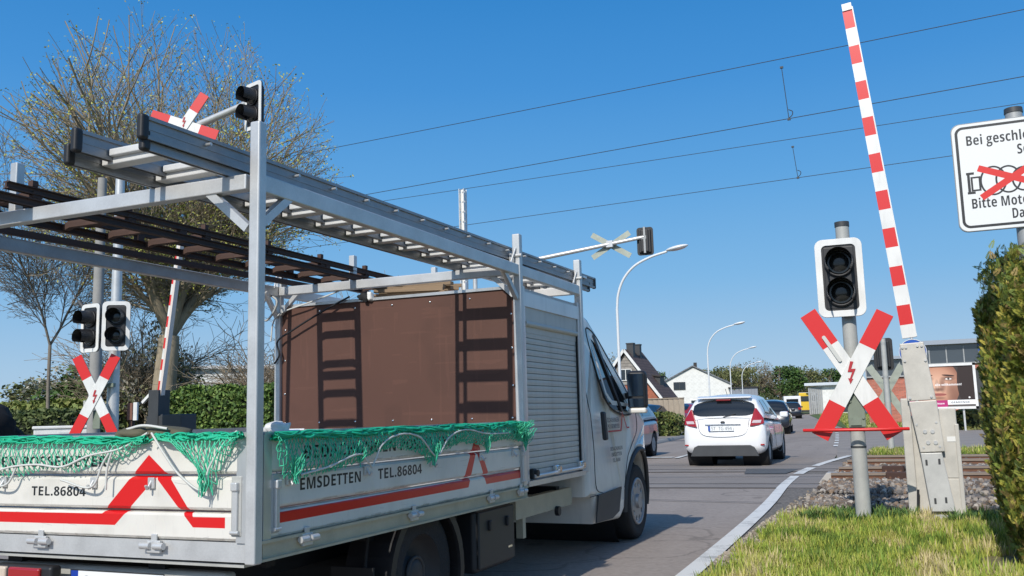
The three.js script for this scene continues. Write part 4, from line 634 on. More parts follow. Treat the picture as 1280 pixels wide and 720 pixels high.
// ---------------------------------------------------------------- cars
const ev = new Evaluator(); ev.attributes = ['position', 'normal', 'uv'];
function car(name, label, cat, pos, turn, S) {
  const t = thing(name, label, cat, pos, turn), L = S.L, pt = S.paint;
  const ip = (A, s, k) => { let i = 0; while (i < A.length - 2 && s > A[i + 1][0]) i++; const a = A[i], b = A[i + 1], f = Math.min(1, Math.max(0, (s - a[0]) / (b[0] - a[0]))), u = f * f * (3 - 2 * f) * .5 + f * .5; return a[k] + (b[k] - a[k]) * u; };
  // lower body: closed superellipse sections
  const ns = 44, nr = 32, P = [], I = []; const e = 2 / 4.6;
  for (let i = 0; i <= ns; i++) { const s = L * (i / ns), yb = ip(S.low, s, 1), yt = ip(S.low, s, 2), hw = ip(S.low, s, 3), cy = (yb + yt) / 2, hy = (yt - yb) / 2; for (let k = 0; k < nr; k++) { const a = k / nr * 2 * Math.PI, c = Math.cos(a), n = Math.sin(a); P.push([hw * Math.sign(c) * Math.abs(c) ** e * (n > 0 ? 1 - .05 * n : 1), cy + hy * Math.sign(n) * Math.abs(n) ** e, -s]); } }
  for (let i = 0; i < ns; i++) for (let k = 0; k < nr; k++) { const a = i * nr + k, b = i * nr + (k + 1) % nr, c = a + nr, d = b + nr; I.push([a, b, d], [a, d, c]); }
  for (const [row, sg] of [[0, 1], [ns, -1]]) { const m = P.length, q = row * nr; let y = 0; for (let k = 0; k < nr; k++) y += P[q + k][1] / nr; P.push([0, y, P[q][2] + sg * .012]); for (let k = 0; k < nr; k++) I.push(sg > 0 ? [m, q + (k + 1) % nr, q + k] : [m, q + k, q + (k + 1) % nr]); }
  for (const f of I) { const q = f[0]; f[0] = f[1]; f[1] = q; }
  let body = sheet(P, I, P.map((p) => [p[2], p[1]]));
  { const b = body.attributes.normal; const k = Math.floor(ns / 2) * nr; if (b.getX(k) < 0) { const ix = body.index.array; for (let i = 0; i < ix.length; i += 3) { const q = ix[i]; ix[i] = ix[i + 1]; ix[i + 1] = q; } body.computeVertexNormals(); } }
  const well = (s, x) => new THREE.CylinderGeometry(S.r + .05, S.r + .05, .56, 28).rotateZ(Math.PI / 2).translate(x, S.r, -s);
  let br = new Brush(body); br.updateMatrixWorld();
  for (const s of [S.rw, S.fw]) for (const x of [-.8, .8]) { const w = new Brush(well(s, x)); w.updateMatrixWorld(); br = ev.evaluate(br, w, SUBTRACTION); }
  const bm = new THREE.Mesh(br.geometry.clone(), pt); bm.geometry.clearGroups(); bm.name = 'body'; bm.material = pt; bm.castShadow = bm.receiveShadow = true; t.add(bm);
  for (const s of [S.rw, S.fw]) for (const x of [-.56, .56]) mesh('wheel_well', new THREE.CylinderGeometry(S.r + .045, S.r + .045, .5, 24, 1, true).rotateZ(Math.PI / 2).translate(x, S.r, -s), M.matt, t);
  // cabin
  const top = (s) => ip(S.cab, s, 1), hb = (s) => ip(S.cab, s, 2), ht = (s) => ip(S.cab, s, 3), s0 = S.cab[0][0], s1 = S.cab[S.cab.length - 1][0];
  const roofY = (s, x) => top(s) - .07 * Math.abs(x / ht(s)) ** 3, belt = (s) => ip(S.low, s, 2) - .06;
  const side = (s, q, sg, off = 0) => { const ye = roofY(s, ht(s)), b = Math.min(belt(s), ye - .02); const bul = .02 * Math.sin(Math.PI * q); return [sg * (hb(s) + (ht(s) - hb(s)) * q ** 1.15 + bul + off), b + (ye - b) * q + off * .3, -s]; };
  mesh('cabin', grid(56, 28, (u, v) => { const s = s0 + (s1 - s0) * u, k = v * 28; if (k <= 9) return side(s, k / 9, -1); if (k >= 19) return side(s, (28 - k) / 9, 1); const x = -ht(s) + 2 * ht(s) * (k - 9) / 10; return [x, roofY(s, x), -s]; }), pt, t);
  for (const sg of [-1, 1]) S.sides.forEach(([a, b, a2, b2]) => mesh('side_window', grid(12, 6, (u, v) => { const q = .22 + .66 * v, lo = a + (b - a) * u, hi = a2 + (b2 - a2) * u; return side(lo + (hi - lo) * v, q, sg, .007); }), M.glass, t));
  const screen = (nm, a, b, cur, wid, dir) => mesh(nm, grid(20, 8, (u, v) => { const x0 = 2 * u - 1, c = Math.abs(x0), vv = .5 + (v - .5) * (1 - .55 * c ** 5), s = a + (b - a) * vv + dir * cur * x0 * x0, x = x0 * wid * ht(s); return [x, roofY(s, x) + .012, -s + dir * .012]; }), M.glass, t);
  screen('rear_window', S.rear[0], S.rear[1], 0, S.rear[2], 1); screen('windscreen', S.front[0], S.front[1], 0, .9, -1);
  if (S.inside) mesh('inside', [box(.34, .2, .012, .0, 1.12, -.5), box(.012, .26, .02, .24, 1.18, -.46), box(.012, .26, .02, -.26, 1.18, -.46)], M.darkgrey, t);
  // wheels
  const pr = [[S.r * .62, -.09], [S.r * .9, -.1], [S.r * .985, -.075], [S.r, -.03], [S.r, .03], [S.r * .985, .075], [S.r * .9, .1], [S.r * .62, .09]].map((p) => new THREE.Vector2(...p)), ty = merge(new THREE.LatheGeometry(pr, 32).rotateZ(Math.PI / 2));
  const rim = merge([cyl(S.r * .62, S.r * .62, .02, 0, 0, 0, 28, 0, 0, Math.PI / 2), new THREE.TorusGeometry(S.r * .6, .014, 6, 28).rotateY(Math.PI / 2), ...[0, 1, 2, 3, 4].map((k) => mv(box(.03, S.r * .58, .05, 0, S.r * .3, 0), 0, 0, 0, k * 2 * Math.PI / 5))]);
  for (const s of [S.rw, S.fw]) for (const sg of [-1, 1]) { const w = new THREE.Group(); w.name = 'wheel'; w.position.set(sg * (S.track ?? .73), S.r, -s); t.add(w); shared('tyre', ty, M.rubber, w); const r = shared('rim', rim, M.galvDull, w); r.position.x = sg * .07; }
  for (const sg of [-1, 1]) mesh('mirror', rbox(.18, .13, .1, .04, sg * (hb(S.mir) + .1), belt(S.mir) + .12, -S.mir), pt, t);
  return t;
}
const hatchSpec = { L: 3.95, r: .305, rw: .66, fw: 3.13, mir: 2.75, paint: M.carWhite, inside: true,
  low: [[0, .36, .64, .68], [.03, .3, .76, .765], [.09, .25, .95, .81], [.2, .22, 1.03, .83], [.6, .2, 1.02, .85], [1.2, .2, 1.0, .86], [2, .2, .97, .86], [2.9, .2, .95, .85], [3.4, .22, .86, .83], [3.75, .26, .74, .76], [3.92, .34, .62, .62], [3.95, .4, .55, .5]],
  cab: [[.1, .99, .79, .70], [.2, 1.16, .79, .68], [.3, 1.31, .8, .65], [.42, 1.41, .8, .62], [.7, 1.455, .8, .6], [1.4, 1.48, .81, .59], [1.9, 1.46, .81, .59], [2.3, 1.34, .81, .61], [2.8, 1.07, .81, .66], [3.05, .9, .81, .7]],
  sides: [[.62, 1.2, .72, 1.2], [1.26, 2.55, 1.26, 2.12]], rear: [.12, .34, .93], front: [2.02, 2.86] };
{
  const t = car('hatchback_car', 'white hatchback seen from behind, waiting on the road past the crossing', 'car', [-3.62, 0, -18.95], .02, hatchSpec);
  const z = .012; const cap = (pts, d, m, nm, zz = z, ry = 0) => mesh(nm, ext(pts, d, .006).rotateY(ry).translate(0, 0, zz), m, t);
  for (const s of [-1, 1]) {
    const g = new THREE.Group(); g.name = 'tail_light'; t.add(g);
    const map = (gg) => { const p = gg.attributes.position; for (let i = 0; i < p.count; i++) { const x = p.getX(i), y = p.getY(i); p.setZ(i, p.getZ(i) - .05 - .55 * Math.max(0, Math.abs(x) - .45) ** 1.6 - .30 * Math.max(0, y - .82)); p.setX(i, x * s); } gg.computeVertexNormals(); return gg; };
    mesh('lens', map(ext([[.53, .81], [.565, .95], [.63, 1.16], [.66, 1.17], [.79, .97], [.80, .86], [.7, .83]], .06, .012)), M.tail, g);
    mesh('clear_strip', map(ext([[.57, .87], [.60, .93], [.76, .93], [.74, .87]], .075, .008)), M.tailClear, g);
    cap([[s * .56, .415], [s * .58, .45], [s * .79, .46], [s * .8, .43]], .02, M.tail, 'reflector', -.055);
  }
  mesh('bumper_insert', ext([[-.52, .44], [.52, .44], [.60, .40], [.68, .22], [-.68, .22], [-.60, .40]], .05, .01).translate(0, 0, -.035), M.darkgrey, t);
  const plate = canvas(520, 110, (g, w, h) => { g.fillStyle = '#eceeed'; g.fillRect(0, 0, w, h); g.fillStyle = '#2f57a8'; g.fillRect(0, 0, 44, h); g.strokeStyle = '#555'; g.lineWidth = 4; g.strokeRect(2, 2, w - 4, h - 4); g.fillStyle = '#54575c'; words(g, 'ST', 62, 88, 92, 96, 'normal'); words(g, 'TG 494', 210, 88, 92, 270, 'normal'); });
  mesh('license_plate', [new THREE.PlaneGeometry(.52, .11).translate(-.04, .775, .016)], std(1, 1, 1, .4, 0, { map: plate }), t, true);
  mesh('plate_strip', rbox(.72, .02, .03, .006, -.01, .855, -.03), M.chrome, t); mesh('emblem', sph(.05, -.01, .9, -.045, 1, .45, .3, 16), M.darkgrey, t);
  mesh('high_brake_light', rbox(.3, .035, .05, .01, 0, 1.345, -.24), std(.2, .012, .015, .3), t); mesh('spoiler', rbox(1.1, .03, .2, .012, 0, 1.405, -.36, .16), M.carWhite, t);
  mesh('hatch_seam', tube([V(-.52, .96, -.055), V(-.47, .72, .012), V(-.38, .64, .016), V(.38, .64, .016), V(.47, .72, .012), V(.52, .96, -.055)], .0045, 40, 5), M.darkgrey, t);
  mesh('wiper', bar(V(0, 1.0, -.09), V(.25, 1.06, -.11), .008, 6), M.black, t); mesh('antenna', bar(V(.0, 1.45, -.75), V(.0, 1.58, -.55), .005, 6), M.black, t);
  for (const s of [-1, 1]) mesh('door_seam', tube([V(s * .85, .95, -1.22), V(s * .869, .6, -1.3), V(s * .866, .34, -1.45), V(s * .866, .3, -2.4), V(s * .86, .9, -2.6)], .004, 30, 5), M.darkgrey, t);
}
const sedan = { ...hatchSpec, L: 4.3, fw: 3.4, mir: 3.0, inside: false, low: hatchSpec.low.map((a) => [a[0] * 4.3 / 3.95, ...a.slice(1)]), cab: hatchSpec.cab.map((a) => [a[0] * 1.1, ...a.slice(1)]), sides: [[.7, 1.5, .85, 1.5], [1.56, 2.75, 1.56, 2.3]], front: [2.2, 3.1] };
const plain = (t, two) => { for (const s of [-1, 1]) { mesh('tail_light', rbox(.22, .2, .06, .02, s * .66, .86, -.035), M.tail, t); mesh('headlight', rbox(.26, .13, .1, .03, s * .6, .66, -4.13), M.glassGrey, t); } mesh('license_plate', box(.52, .11, .02, 0, .7, .02), M.white, t); mesh('grille', rbox(.8, .14, .05, .02, 0, .5, -4.28), M.black, t); return t; };
plain(car('dark_car', 'dark blue car ahead of the white hatchback on the road', 'car', [-5.8, .05, -40.8], .09, { ...sedan, paint: M.carDark }));
plain(car('silver_car', 'silver blue car in the oncoming lane, half hidden behind the truck\'s nose', 'car', [-7.2, 0, -24.55], Math.PI, { ...sedan, paint: M.carSilver }));
plain(car('dark_car', 'dark car farther back in the oncoming lane, over the hedge beside the truck\'s mirror', 'car', [-13.2, .08, -50.5], 2.9, { ...sedan, paint: M.carDark }));
plain(car('red_car', 'dark red car behind the left edge of the white hatchback', 'car', [-12.5, .1, -57], 3.0, { ...sedan, paint: M.carRed }));
plain(car('black_car', 'black car far down the road, beyond the dark blue car', 'car', [-10.0, .2, -84], .13, { ...sedan, paint: M.carDark }));
function van(label, pos, turn, m, W, H, L) {
  const t = thing('van', label, 'van', pos, turn);
  mesh('body', ext([[0, .35], [0, H - .1], [.1, H], [L * .72, H], [L * .86, H * .62], [L, H * .5], [L, .35]], W - .1, .05).translate(0, 0, -W / 2 + .05).rotateY(Math.PI / 2), m, t);
  mesh('rear_window', rbox(W * .7, H * .25, .03, .02, 0, H * .72, .02), M.glass, t); mesh('rear_bumper', rbox(W, .2, .1, .03, 0, .42, .02), M.darkgrey, t);
  for (const s of [-1, 1]) mesh('tail_light', box(.12, .4, .03, s * (W / 2 - .1), H * .4, .015), M.tail, t);
  for (const [x, z] of [[-1, -.8], [1, -.8], [-1, -L + .9], [1, -L + .9]]) mesh('wheel', cyl(.34, .34, .22, x * (W / 2 - .12), .34, z, 20, 0, 0, Math.PI / 2), M.rubber, t);
  return t;
}
van('small white van far down the road in front of the green tree', [-13.2, gy(-13, -112), -112], .16, M.carWhite, 1.9, 2.2, 5);
van('white box van far down the road, right of the small white van', [-12.6, gy(-12, -124), -124], .16, M.carWhite, 2.2, 2.7, 6);
van('yellow box truck parked beside the road in front of the far trees', [-12.35, gy(-12, -118), -118], .1, M.yellow, 1.5, 2.6, 6);
// ---------------------------------------------------------------- street lamps
{
  const proto = thing('street_lamp', 'nearest curved white street lamp, rising behind the truck\'s mirror', 'street lamp', [-9.75, 0, -32.2], 0, 'curved street lamps along the left of the road');
  const wm = std(.75, .77, .78, .4, .1);
  const H = 4.9; const arc = [V(0, H, 0), V(.06, 5.4, 0), V(.28, 5.95, 0), V(.7, 6.4, 0), V(1.3, 6.68, 0), V(1.95, 6.84, 0)];
  mesh('pole', [cyl(.06, .085, 1.4, 0, .7, 0, 14), cyl(.05, .058, H - 1.4, 0, (H + 1.4) / 2, 0, 14), tube(arc, .046, 30, 10)], wm, proto);
  mesh('lantern', mv(sph(.42, 0, 0, 0, 1, .2, .4, 18), 2.32, 6.94, 0, 0, 0, .16), wm, proto); mesh('lens', mv(sph(.3, 0, 0, 0, 1, .16, .42, 16), 2.36, 6.895, 0, 0, 0, .16), M.tailClear, proto);
  const nth = ['second', 'third', 'fourth', 'fifth', 'sixth', 'seventh'];
  [[-13.15, -64.7], [-16.7, -92.8], [-21, -125], [-24.4, -152], [-26.7, -172], [-28.8, -190]].forEach(([x, z], i) => { const c = proto.clone(); c.name = numbered('street_lamp'); scene.add(c); c.position.set(x, gy(x, z), z); c.userData.label = `curved white street lamp, ${nth[i]} in the row going down the road`; });
}
// ---------------------------------------------------------------- overhead line
{
  const wire = (name, label, a, b, sag, cat = 'overhead wire') => { const t = thing(name, label, cat, [(a.x + b.x) / 2, (a.y + b.y) / 2, (a.z + b.z) / 2]); const o = t.position; mesh('wire', tube([...Array(13)].map((_, i) => { const u = i / 12; return a.clone().lerp(b, u).sub(o).add(V(0, -sag * 4 * u * (1 - u), 0)); }), 0.0062, 48, 5), M.wire, t); return t; };
  const z1 = (x) => -14.56 + .114 * x, z2 = (x) => -18.62 + .095 * x;
  const w1 = wire('contact_wire', 'lower overhead wire of the near track', V(-40, 5.66, z1(-40)), V(16, 5.72, z1(16)), 0);
  const w2 = wire('carrier_wire', 'topmost overhead wire, above the near track', V(-40, 7.6, z1(-40)), V(16, 6.65, z1(16)), .28);
  const w3 = wire('contact_wire', 'lowest overhead wire, above the far track, passing behind the sign', V(-40, 5.7, z2(-40)), V(18, 5.72, z2(18)), .0);
  const w4 = wire('carrier_wire', 'upper overhead wire of the far track, third line from the top', V(-40, 7.2, z2(-40)), V(18, 6.45, z2(18)), .2);
  for (const [x, z, y0, y1, l] of [[-1.5, z1, 5.69, 6.56, 'dropper between the two overhead wires of the near track, right of the street lamps'], [-1.82, z2, 5.71, 6.36, 'dropper between the two overhead wires of the far track, left of the barrier boom']]) { const t = thing('dropper', l, 'dropper', [x, y0, z(x)]); mesh('wire', bar(V(0, 0, 0), V(-.06, y1 - y0, 0), .006, 5), M.wire, t); mesh('clip', [tube([V(0, .02, 0), V(.05, .06, 0), V(.06, .12, 0), V(.0, .16, 0)], .007, 10, 4), box(.05, .03, .03, 0, 0, 0), box(.05, .03, .03, -.06, y1 - y0, 0)], M.wire, t); }
  const m = thing('catenary_mast', 'grey concrete overhead line mast behind the left signals', 'mast', [-14.72, 0, -13.35]); mesh('mast', cyl(.085, .13, 6.1, 0, 3.05, 0, 16), M.concrete, m); mesh('bracket', [box(.35, .05, .05, -.1, 4.95, .05), box(.12, .08, .1, -.28, 4.95, .05)], M.darkgrey, m);
  const an = thing('anchor_cable', 'dark slanting anchor cable left of the twin signals', 'cable', [-15.3, 4, -13.1]); mesh('cable', [bar(V(.35, -.42, 0), V(-.95, .92, 0), .014, 6), bar(V(-.95, .92, 0), V(-.85, .93, 0), .02, 6)], M.wire, an); mesh('insulator', bar(V(.35, -.42, 0), V(.48, -.55, 0), .05, 10), M.darkgrey, an);
  const ar = thing('wire_bracket', 'thin wire bracket at the left edge of the photo below the ladder', 'bracket', [-16.2, 4, -13.2]); mesh('arm', [bar(V(-.55, -.08, 0), V(.6, -.22, 0), .012, 6), bar(V(-.9, -.32, 0), V(-.2, -.22, 0), .01, 6), bar(V(-.2, -.22, 0), V(.1, -.2, 0), .016, 6)], M.wire, ar);
}
// ---------------------------------------------------------------- trees, hedges
function wood(name, parent, mat, root, opt) {                        // tapering limbs that fork; returns the tips
  const P = [], I = [], tips = [];
  const ring = (c, d, r, n) => { const a = Math.abs(d.y) > .9 ? V(1, 0, 0) : V(0, 1, 0), s = V(0, 0, 0).crossVectors(d, a).normalize(), u = V(0, 0, 0).crossVectors(d, s), b = P.length; for (let k = 0; k < n; k++) { const t = k / n * 2 * Math.PI; P.push([c.x + r * (s.x * Math.cos(t) + u.x * Math.sin(t)), c.y + r * (s.y * Math.cos(t) + u.y * Math.sin(t)), c.z + r * (s.z * Math.cos(t) + u.z * Math.sin(t))]); } return b; };
  const out = (q) => opt.env && ((q.x - opt.env[0]) / opt.env[3]) ** 2 + ((q.y - opt.env[1]) / opt.env[4]) ** 2 + ((q.z - opt.env[2]) / opt.env[3]) ** 2 > 1;
  const grow = (p, d, len, r, lv) => {
    if (lv > 1 && (out(p) || (opt.low && lv > 2 && p.y < opt.low + rr(0, .8)))) { if (p.y > 5) tips.push(p); return; }
    const n = lv < 1 ? 12 : lv < 2 ? 8 : lv < 4 ? 5 : 3, steps = lv < 3 ? 5 : lv < 5 ? 3 : 2; let b0 = ring(p, d, r, n), c = p.clone(), dir = d.clone();
    const kids = [];
    for (let s = 1; s <= steps; s++) {
      dir.add(V(rr(-1, 1), rr(-.5, 1) * opt.rise, rr(-1, 1)).multiplyScalar(opt.wob * (lv === 0 ? .3 : 1))).normalize(); c = c.clone().addScaledVector(dir, len / steps);
      const rs = r * (1 - (1 - opt.taper) * s / steps), b1 = ring(c, dir, Math.max(opt.min, rs), n);
      for (let k = 0; k < n; k++) I.push([b0 + k, b0 + (k + 1) % n, b1 + (k + 1) % n], [b0 + k, b1 + (k + 1) % n, b1 + k]); b0 = b1;
      if (lv > 0 && s < steps && lv < opt.levels) for (let q = 0; q < (opt.side?.[lv] ?? 1); q++) kids.push([c.clone(), dir.clone(), .62, rs * .5, opt.angle * rr(.8, 1.4)]);
    }
    if (lv >= opt.levels) { tips.push(c); return; }
    const f = opt.forks[Math.min(lv, opt.forks.length - 1)]; for (let k = 0; k < f; k++) kids.push([c, dir, 1, r * opt.taper * (f > 2 ? .62 : .78), opt.angle * rr(.5, 1) * (lv === 0 ? opt.open ?? 1 : 1)]);
    kids.forEach(([q, dd, ls, rs, an], k) => { const az = lv === 0 ? k * 6.283 / f + rr(-.3, .3) : k * 2.4 + rr(0, 1.2), s = V(0, 0, 0).crossVectors(dd, Math.abs(dd.y) > .9 ? V(1, 0, 0) : V(0, 1, 0)).normalize(), u = V(0, 0, 0).crossVectors(dd, s); const nd = dd.clone().multiplyScalar(Math.cos(an)).addScaledVector(s, Math.sin(an) * Math.cos(az)).addScaledVector(u, Math.sin(an) * Math.sin(az)).normalize(); grow(q.clone(), nd, len * (lv === 0 ? opt.l1 ?? .8 : opt.shrink) * ls * rr(.75, 1.2), rs, lv + 1); });
  };
  grow(V(...root), V(opt.tilt ?? 0, 1, 0).normalize(), opt.len, opt.rad, 0);
  mesh(name, sheet(P, I), mat, parent); return tips;
}
const leafMat = std(1, 1, 1, .7, 0, { vertexColors: true });
function leaves(name, parent, pts, size, tints, mat = leafMat, per = 1, spread = .3) {
  const n = pts.length * per, pos = new Float32Array(n * 18), col = new Float32Array(n * 18), nor = new Float32Array(n * 18); let o = 0;
  const a = V(0, 0, 0), b = V(0, 0, 0), N = V(0, 0, 0);
  for (const p of pts) { const k = tints[Math.floor(rnd() * tints.length)]; for (let q = 0; q < per; q++) {
    const c = V(p.x + rr(-1, 1) * spread, p.y + rr(-1, 1) * spread, p.z + rr(-1, 1) * spread), s = size * rr(.6, 1.3), f = rr(.75, 1.25);
    a.set(rr(-1, 1), rr(-1, 1), rr(-1, 1)).normalize(); b.set(rr(-1, 1), rr(-1, 1), rr(-1, 1)).cross(a).normalize(); N.crossVectors(b, a);
    const A = c.clone().addScaledVector(a, -s), B = c.clone().addScaledVector(b, s * .55).addScaledVector(N, s * .15), C = c.clone().addScaledVector(a, s), D = c.clone().addScaledVector(b, -s * .55).addScaledVector(N, s * .15);
    for (const v of [A, B, C, A, C, D]) { pos[o] = v.x; pos[o + 1] = v.y; pos[o + 2] = v.z; nor[o] = N.x; nor[o + 1] = N.y; nor[o + 2] = N.z; col[o] = k[0] * f; col[o + 1] = k[1] * f; col[o + 2] = k[2] * f; o += 3; } } }
  const g = new THREE.BufferGeometry(); g.setAttribute('position', new THREE.BufferAttribute(pos, 3)); g.setAttribute('normal', new THREE.BufferAttribute(nor, 3)); g.setAttribute('color', new THREE.BufferAttribute(col, 3));
  const m = new THREE.Mesh(g, mat); m.name = name; m.castShadow = m.receiveShadow = true; m.userData.kind = 'stuff'; parent.add(m); return m;
}
const barkM = std(.26, .23, .17, .9, 0, { map: T.bark, bumpMap: T.bark, bumpScale: .02 }), twigM = std(.4, .35, .27, .9, 0, { map: T.bark });
{
  seed = 41;
  const t = thing('bare_tree', 'big leafless tree with greenish yellow buds behind the truck\'s ladder rack', 'tree', [-22.35, 0, -22.95]);
  const tips = wood('trunk', t, twigM, [0, 0, 0], { len: 4.0, rad: .44, levels: 7, forks: [7, 3, 3, 2, 2, 2, 2], side: { 1: 1, 2: 1, 3: 1, 4: 0, 5: 1, 6: 1 }, angle: .52, open: 1.0, taper: .74, shrink: .79, l1: .8, wob: .12, rise: .85, min: .0075, env: [.7, 8.3, .2, 4.9, 5.9], low: 3.9 });
  const bud = tips.filter((p) => rnd() < (p.x > -2 && p.y > 6 ? .55 : .16)); leaves('buds', t, bud, .042, [[.42, .43, .08], [.5, .48, .1], [.34, .4, .08], [.46, .42, .13]], leafMat, 3, .16);
  const t2 = thing('bare_tree', 'slim leafless tree at the left edge, left of the big bare tree', 'tree', [-25.6, 0, -21.4]); t2.scale.set(.85, .9, .85);
  wood('trunk', t2, std(.26, .24, .22, .9, 0, { map: T.bark }), [0, 0, 0], { len: 4.2, rad: .075, levels: 6, forks: [2, 2, 2, 2, 2, 2], side: { 1: 2, 2: 2, 3: 1, 4: 1, 5: 1 }, angle: .5, taper: .8, shrink: .78, l1: .8, wob: .1, rise: .6, min: .007 });
}
for (const [l, p, s, sd] of [['tangle of bare brown shrub stems behind the ivy hedge right of the tree trunk', [-19.6, 0, -25.5], [1.25, .85, 1.25], 3], ['bare greyish shrub behind the twin signals left of the tree trunk', [-26.5, 0, -26], [1.15, .95, 1.15], 8], ['bare brown shrub rising behind the left end of the brown panel', [-16.6, 0, -26.5], [1.05, .82, 1.05], 12]]) {
  seed = sd * 101; const t = thing('bare_shrub', l, 'shrub', p); t.scale.set(...s);
  wood('stems', t, std(.42, .36, .29, .9, 0, { map: T.bark }), [0, 0, 0], { len: .5, rad: .12, levels: 5, forks: [9, 3, 2, 2, 2, 2], side: { 1: 2, 2: 2, 3: 1, 4: 1, 5: 1 }, angle: .6, open: .9, taper: .8, shrink: .74, l1: 3.6, wob: .14, rise: .5, min: .0075 });
}
function crownPts(n, w, h, clumps, y0) { const C = []; for (let k = 0; k < clumps; k++) { const a = rr(0, 6.28), e = Math.acos(rr(-.75, 1)), r = .62 + .25 * rnd(); C.push([V(Math.sin(e) * Math.cos(a) * w * r, y0 + h * (.5 + .5 * Math.cos(e) * r * 1.12), Math.sin(e) * Math.sin(a) * w * r), rr(.28, .48)]); } const P = []; for (let i = 0; i < n; i++) { const [c, r] = C[i % clumps]; const d = V(rr(-1, 1), rr(-1, 1), rr(-1, 1)); if (d.length() > 1) d.normalize(); d.normalize().multiplyScalar(rnd() ** .35); P.push(V(c.x + d.x * r * w, c.y + d.y * r * h * .42, c.z + d.z * r * w)); } return P; }
function makeTree(name, label, kind, pos, s, turn) {
  seed = kind * 97 + 5; const t = thing(name, label, 'tree', pos, turn); t.scale.set(s[0], s[1], s[0]);
  const K = [{ tints: [[.055, .115, .02], [.07, .14, .025], [.1, .17, .035], [.04, .085, .018]], n: 3600, size: .17 }, { tints: [[.16, .17, .055], [.12, .14, .045], [.2, .19, .07], [.1, .12, .04]], n: 2300, size: .15 }, { tints: [[.17, .15, .09], [.14, .14, .06], [.2, .17, .1]], n: 900, size: .12 }, { tints: [[.3, .29, .24], [.2, .2, .1], [.35, .32, .26], [.14, .15, .06]], n: 2300, size: .14 }][kind];
  wood('trunk', t, twigM, [0, 0, 0], { len: 1.9, rad: .17, levels: kind === 2 ? 5 : 4, forks: [4, 3, 2, 2, 2], side: { 1: 1, 2: 1, 3: 1 }, angle: .55, taper: .72, shrink: .74, l1: .75, wob: .12, rise: .7, min: kind === 2 ? .022 : .012 });
  leaves('crown', t, crownPts(K.n, 2.5, 4.6, 22, 1.7), K.size, K.tints); return t;
}
[[0, 'dense fresh green round tree far down the road above the dark cars', [-20, -155], [1.55, 1.15]], [1, 'loose yellowish tree standing above the white hatchback\'s roof', [-24.5, -143], [1.2, 1.18]], [2, 'twiggy half bare tree between the street lamps and the round green tree', [-22.6, -148], [1.25, 1.3]], [1, 'yellow green tree right of the round green tree, behind the yellow truck', [-17.2, -166], [1.3, 1.25]], [1, 'pale loose tree left in the far row, behind the curved street lamps', [-29.5, -158], [1.5, 1.3]], [0, 'dark green tree at the right end of the far row', [-14.8, -185], [1.6, 1.2]], [0, 'small dark tree on the skyline left of the white house', [-44.5, -172], [1.1, 1.25]], [1, 'pale green tree on the skyline between the brick house and the white house', [-43.5, -160], [1.1, 1.25]], [2, 'thin bare tree just left of the brick house gable', [-33, -104], [1, 1.2]]].forEach(([k, l, [x, z], s], i) => makeTree(['leafy_tree', 'loose_tree', 'twiggy_tree'][k], l, k, [x, gy(x, z), z], s, i * 1.3));
[[3, 'blossoming grey white shrub tree at the left edge above the low roof', [-47.5, -41], [1.0, .72]], [1, 'olive green shrub tree left of the twin signals', [-41.5, -42], [1.1, .72]], [0, 'green bushy tree right behind the left cross', [-30.2, -27.2], [.8, .55]], [1, 'greenish tree above the left end of the low roof', [-54, -46], [1.4, .74]], [0, 'dark green tree between the left cross and the bare trunk', [-27.2, -26.2], [.6, .5]], [3, 'bluish flowering young tree left of the twin signals', [-24.6, -24.6], [.55, .72]]].forEach(([k, l, [x, z], s], i) => makeTree(['leafy_tree', 'loose_tree', 'twiggy_tree', 'flowering_tree'][k], l, k, [x, 0, z], s, 2 + i * 1.7));
function hedge(name, label, x0, x1, z0, z1, h, n, size, tints, wavy = .15, core = .78) {
  const cxm = (x0 + x1) / 2, czm = (z0 + z1) / 2, t = thing(name, label, 'hedge', [cxm, 0, czm]), hx = (x1 - x0) / 2, hz = (z1 - z0) / 2, P = [];
  for (let i = 0; i < n; i++) { const f = rnd(), u = rr(-1, 1), v = rr(-1, 1), y01 = rnd(); let x, y, z; const A = hx * h, B = hz * h, C = hx * hz * 2, q = rnd() * (2 * A + 2 * B + C); if (q < 2 * A) { x = u * hx; y = y01 * h; z = (q < A ? 1 : -.9) * hz; } else if (q < 2 * A + 2 * B) { z = v * hz; y = y01 * h; x = (q < 2 * A + B ? 1 : -1) * hx; } else { x = u * hx; z = v * hz; y = h; } const k = 1 - .3 * rnd() ** 2, b = 1 - wavy * fbm(x * .31 + 5, y * .5 + z * .37 + 5, 4, 3, 3) * 2; const ym = y * (y > h * .9 ? 1 - .12 * wavy * 6 * fbm(x * .4 + 3, z * .4 + 3, 4, 2, 7) : 1); const edge = y > h * .85 ? 1 - .22 * (y / h - .85) / .15 : 1; P.push(V(x * k * b * (Math.abs(x) > hx * .8 ? edge : 1), ym, z * k * b * edge)); }
  leaves('foliage', t, P, size, tints, leafMat, 2, size * .9);
  mesh('branches', [...Array(Math.max(3, Math.round(hx * 3)))].map(() => { const x = rr(-.8, .8) * hx, z = rr(-.4, .4) * hz; return bar(V(x, 0, z), V(x + rr(-.2, .2), h * .85, z + rr(-.2, .2)), .022, 5, .008); }), M.oldwood, t);
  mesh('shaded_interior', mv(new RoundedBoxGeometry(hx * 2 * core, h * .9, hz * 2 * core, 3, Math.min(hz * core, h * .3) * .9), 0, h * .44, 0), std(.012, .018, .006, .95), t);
  return t;
}
seed = 77;
const G1 = [[.08, .15, .025], [.12, .2, .04], [.17, .24, .05], [.05, .1, .02]], G2 = [[.08, .11, .03], [.12, .15, .045], [.06, .09, .025]], G3 = [[.19, .23, .055], [.15, .2, .045], [.23, .24, .07]];
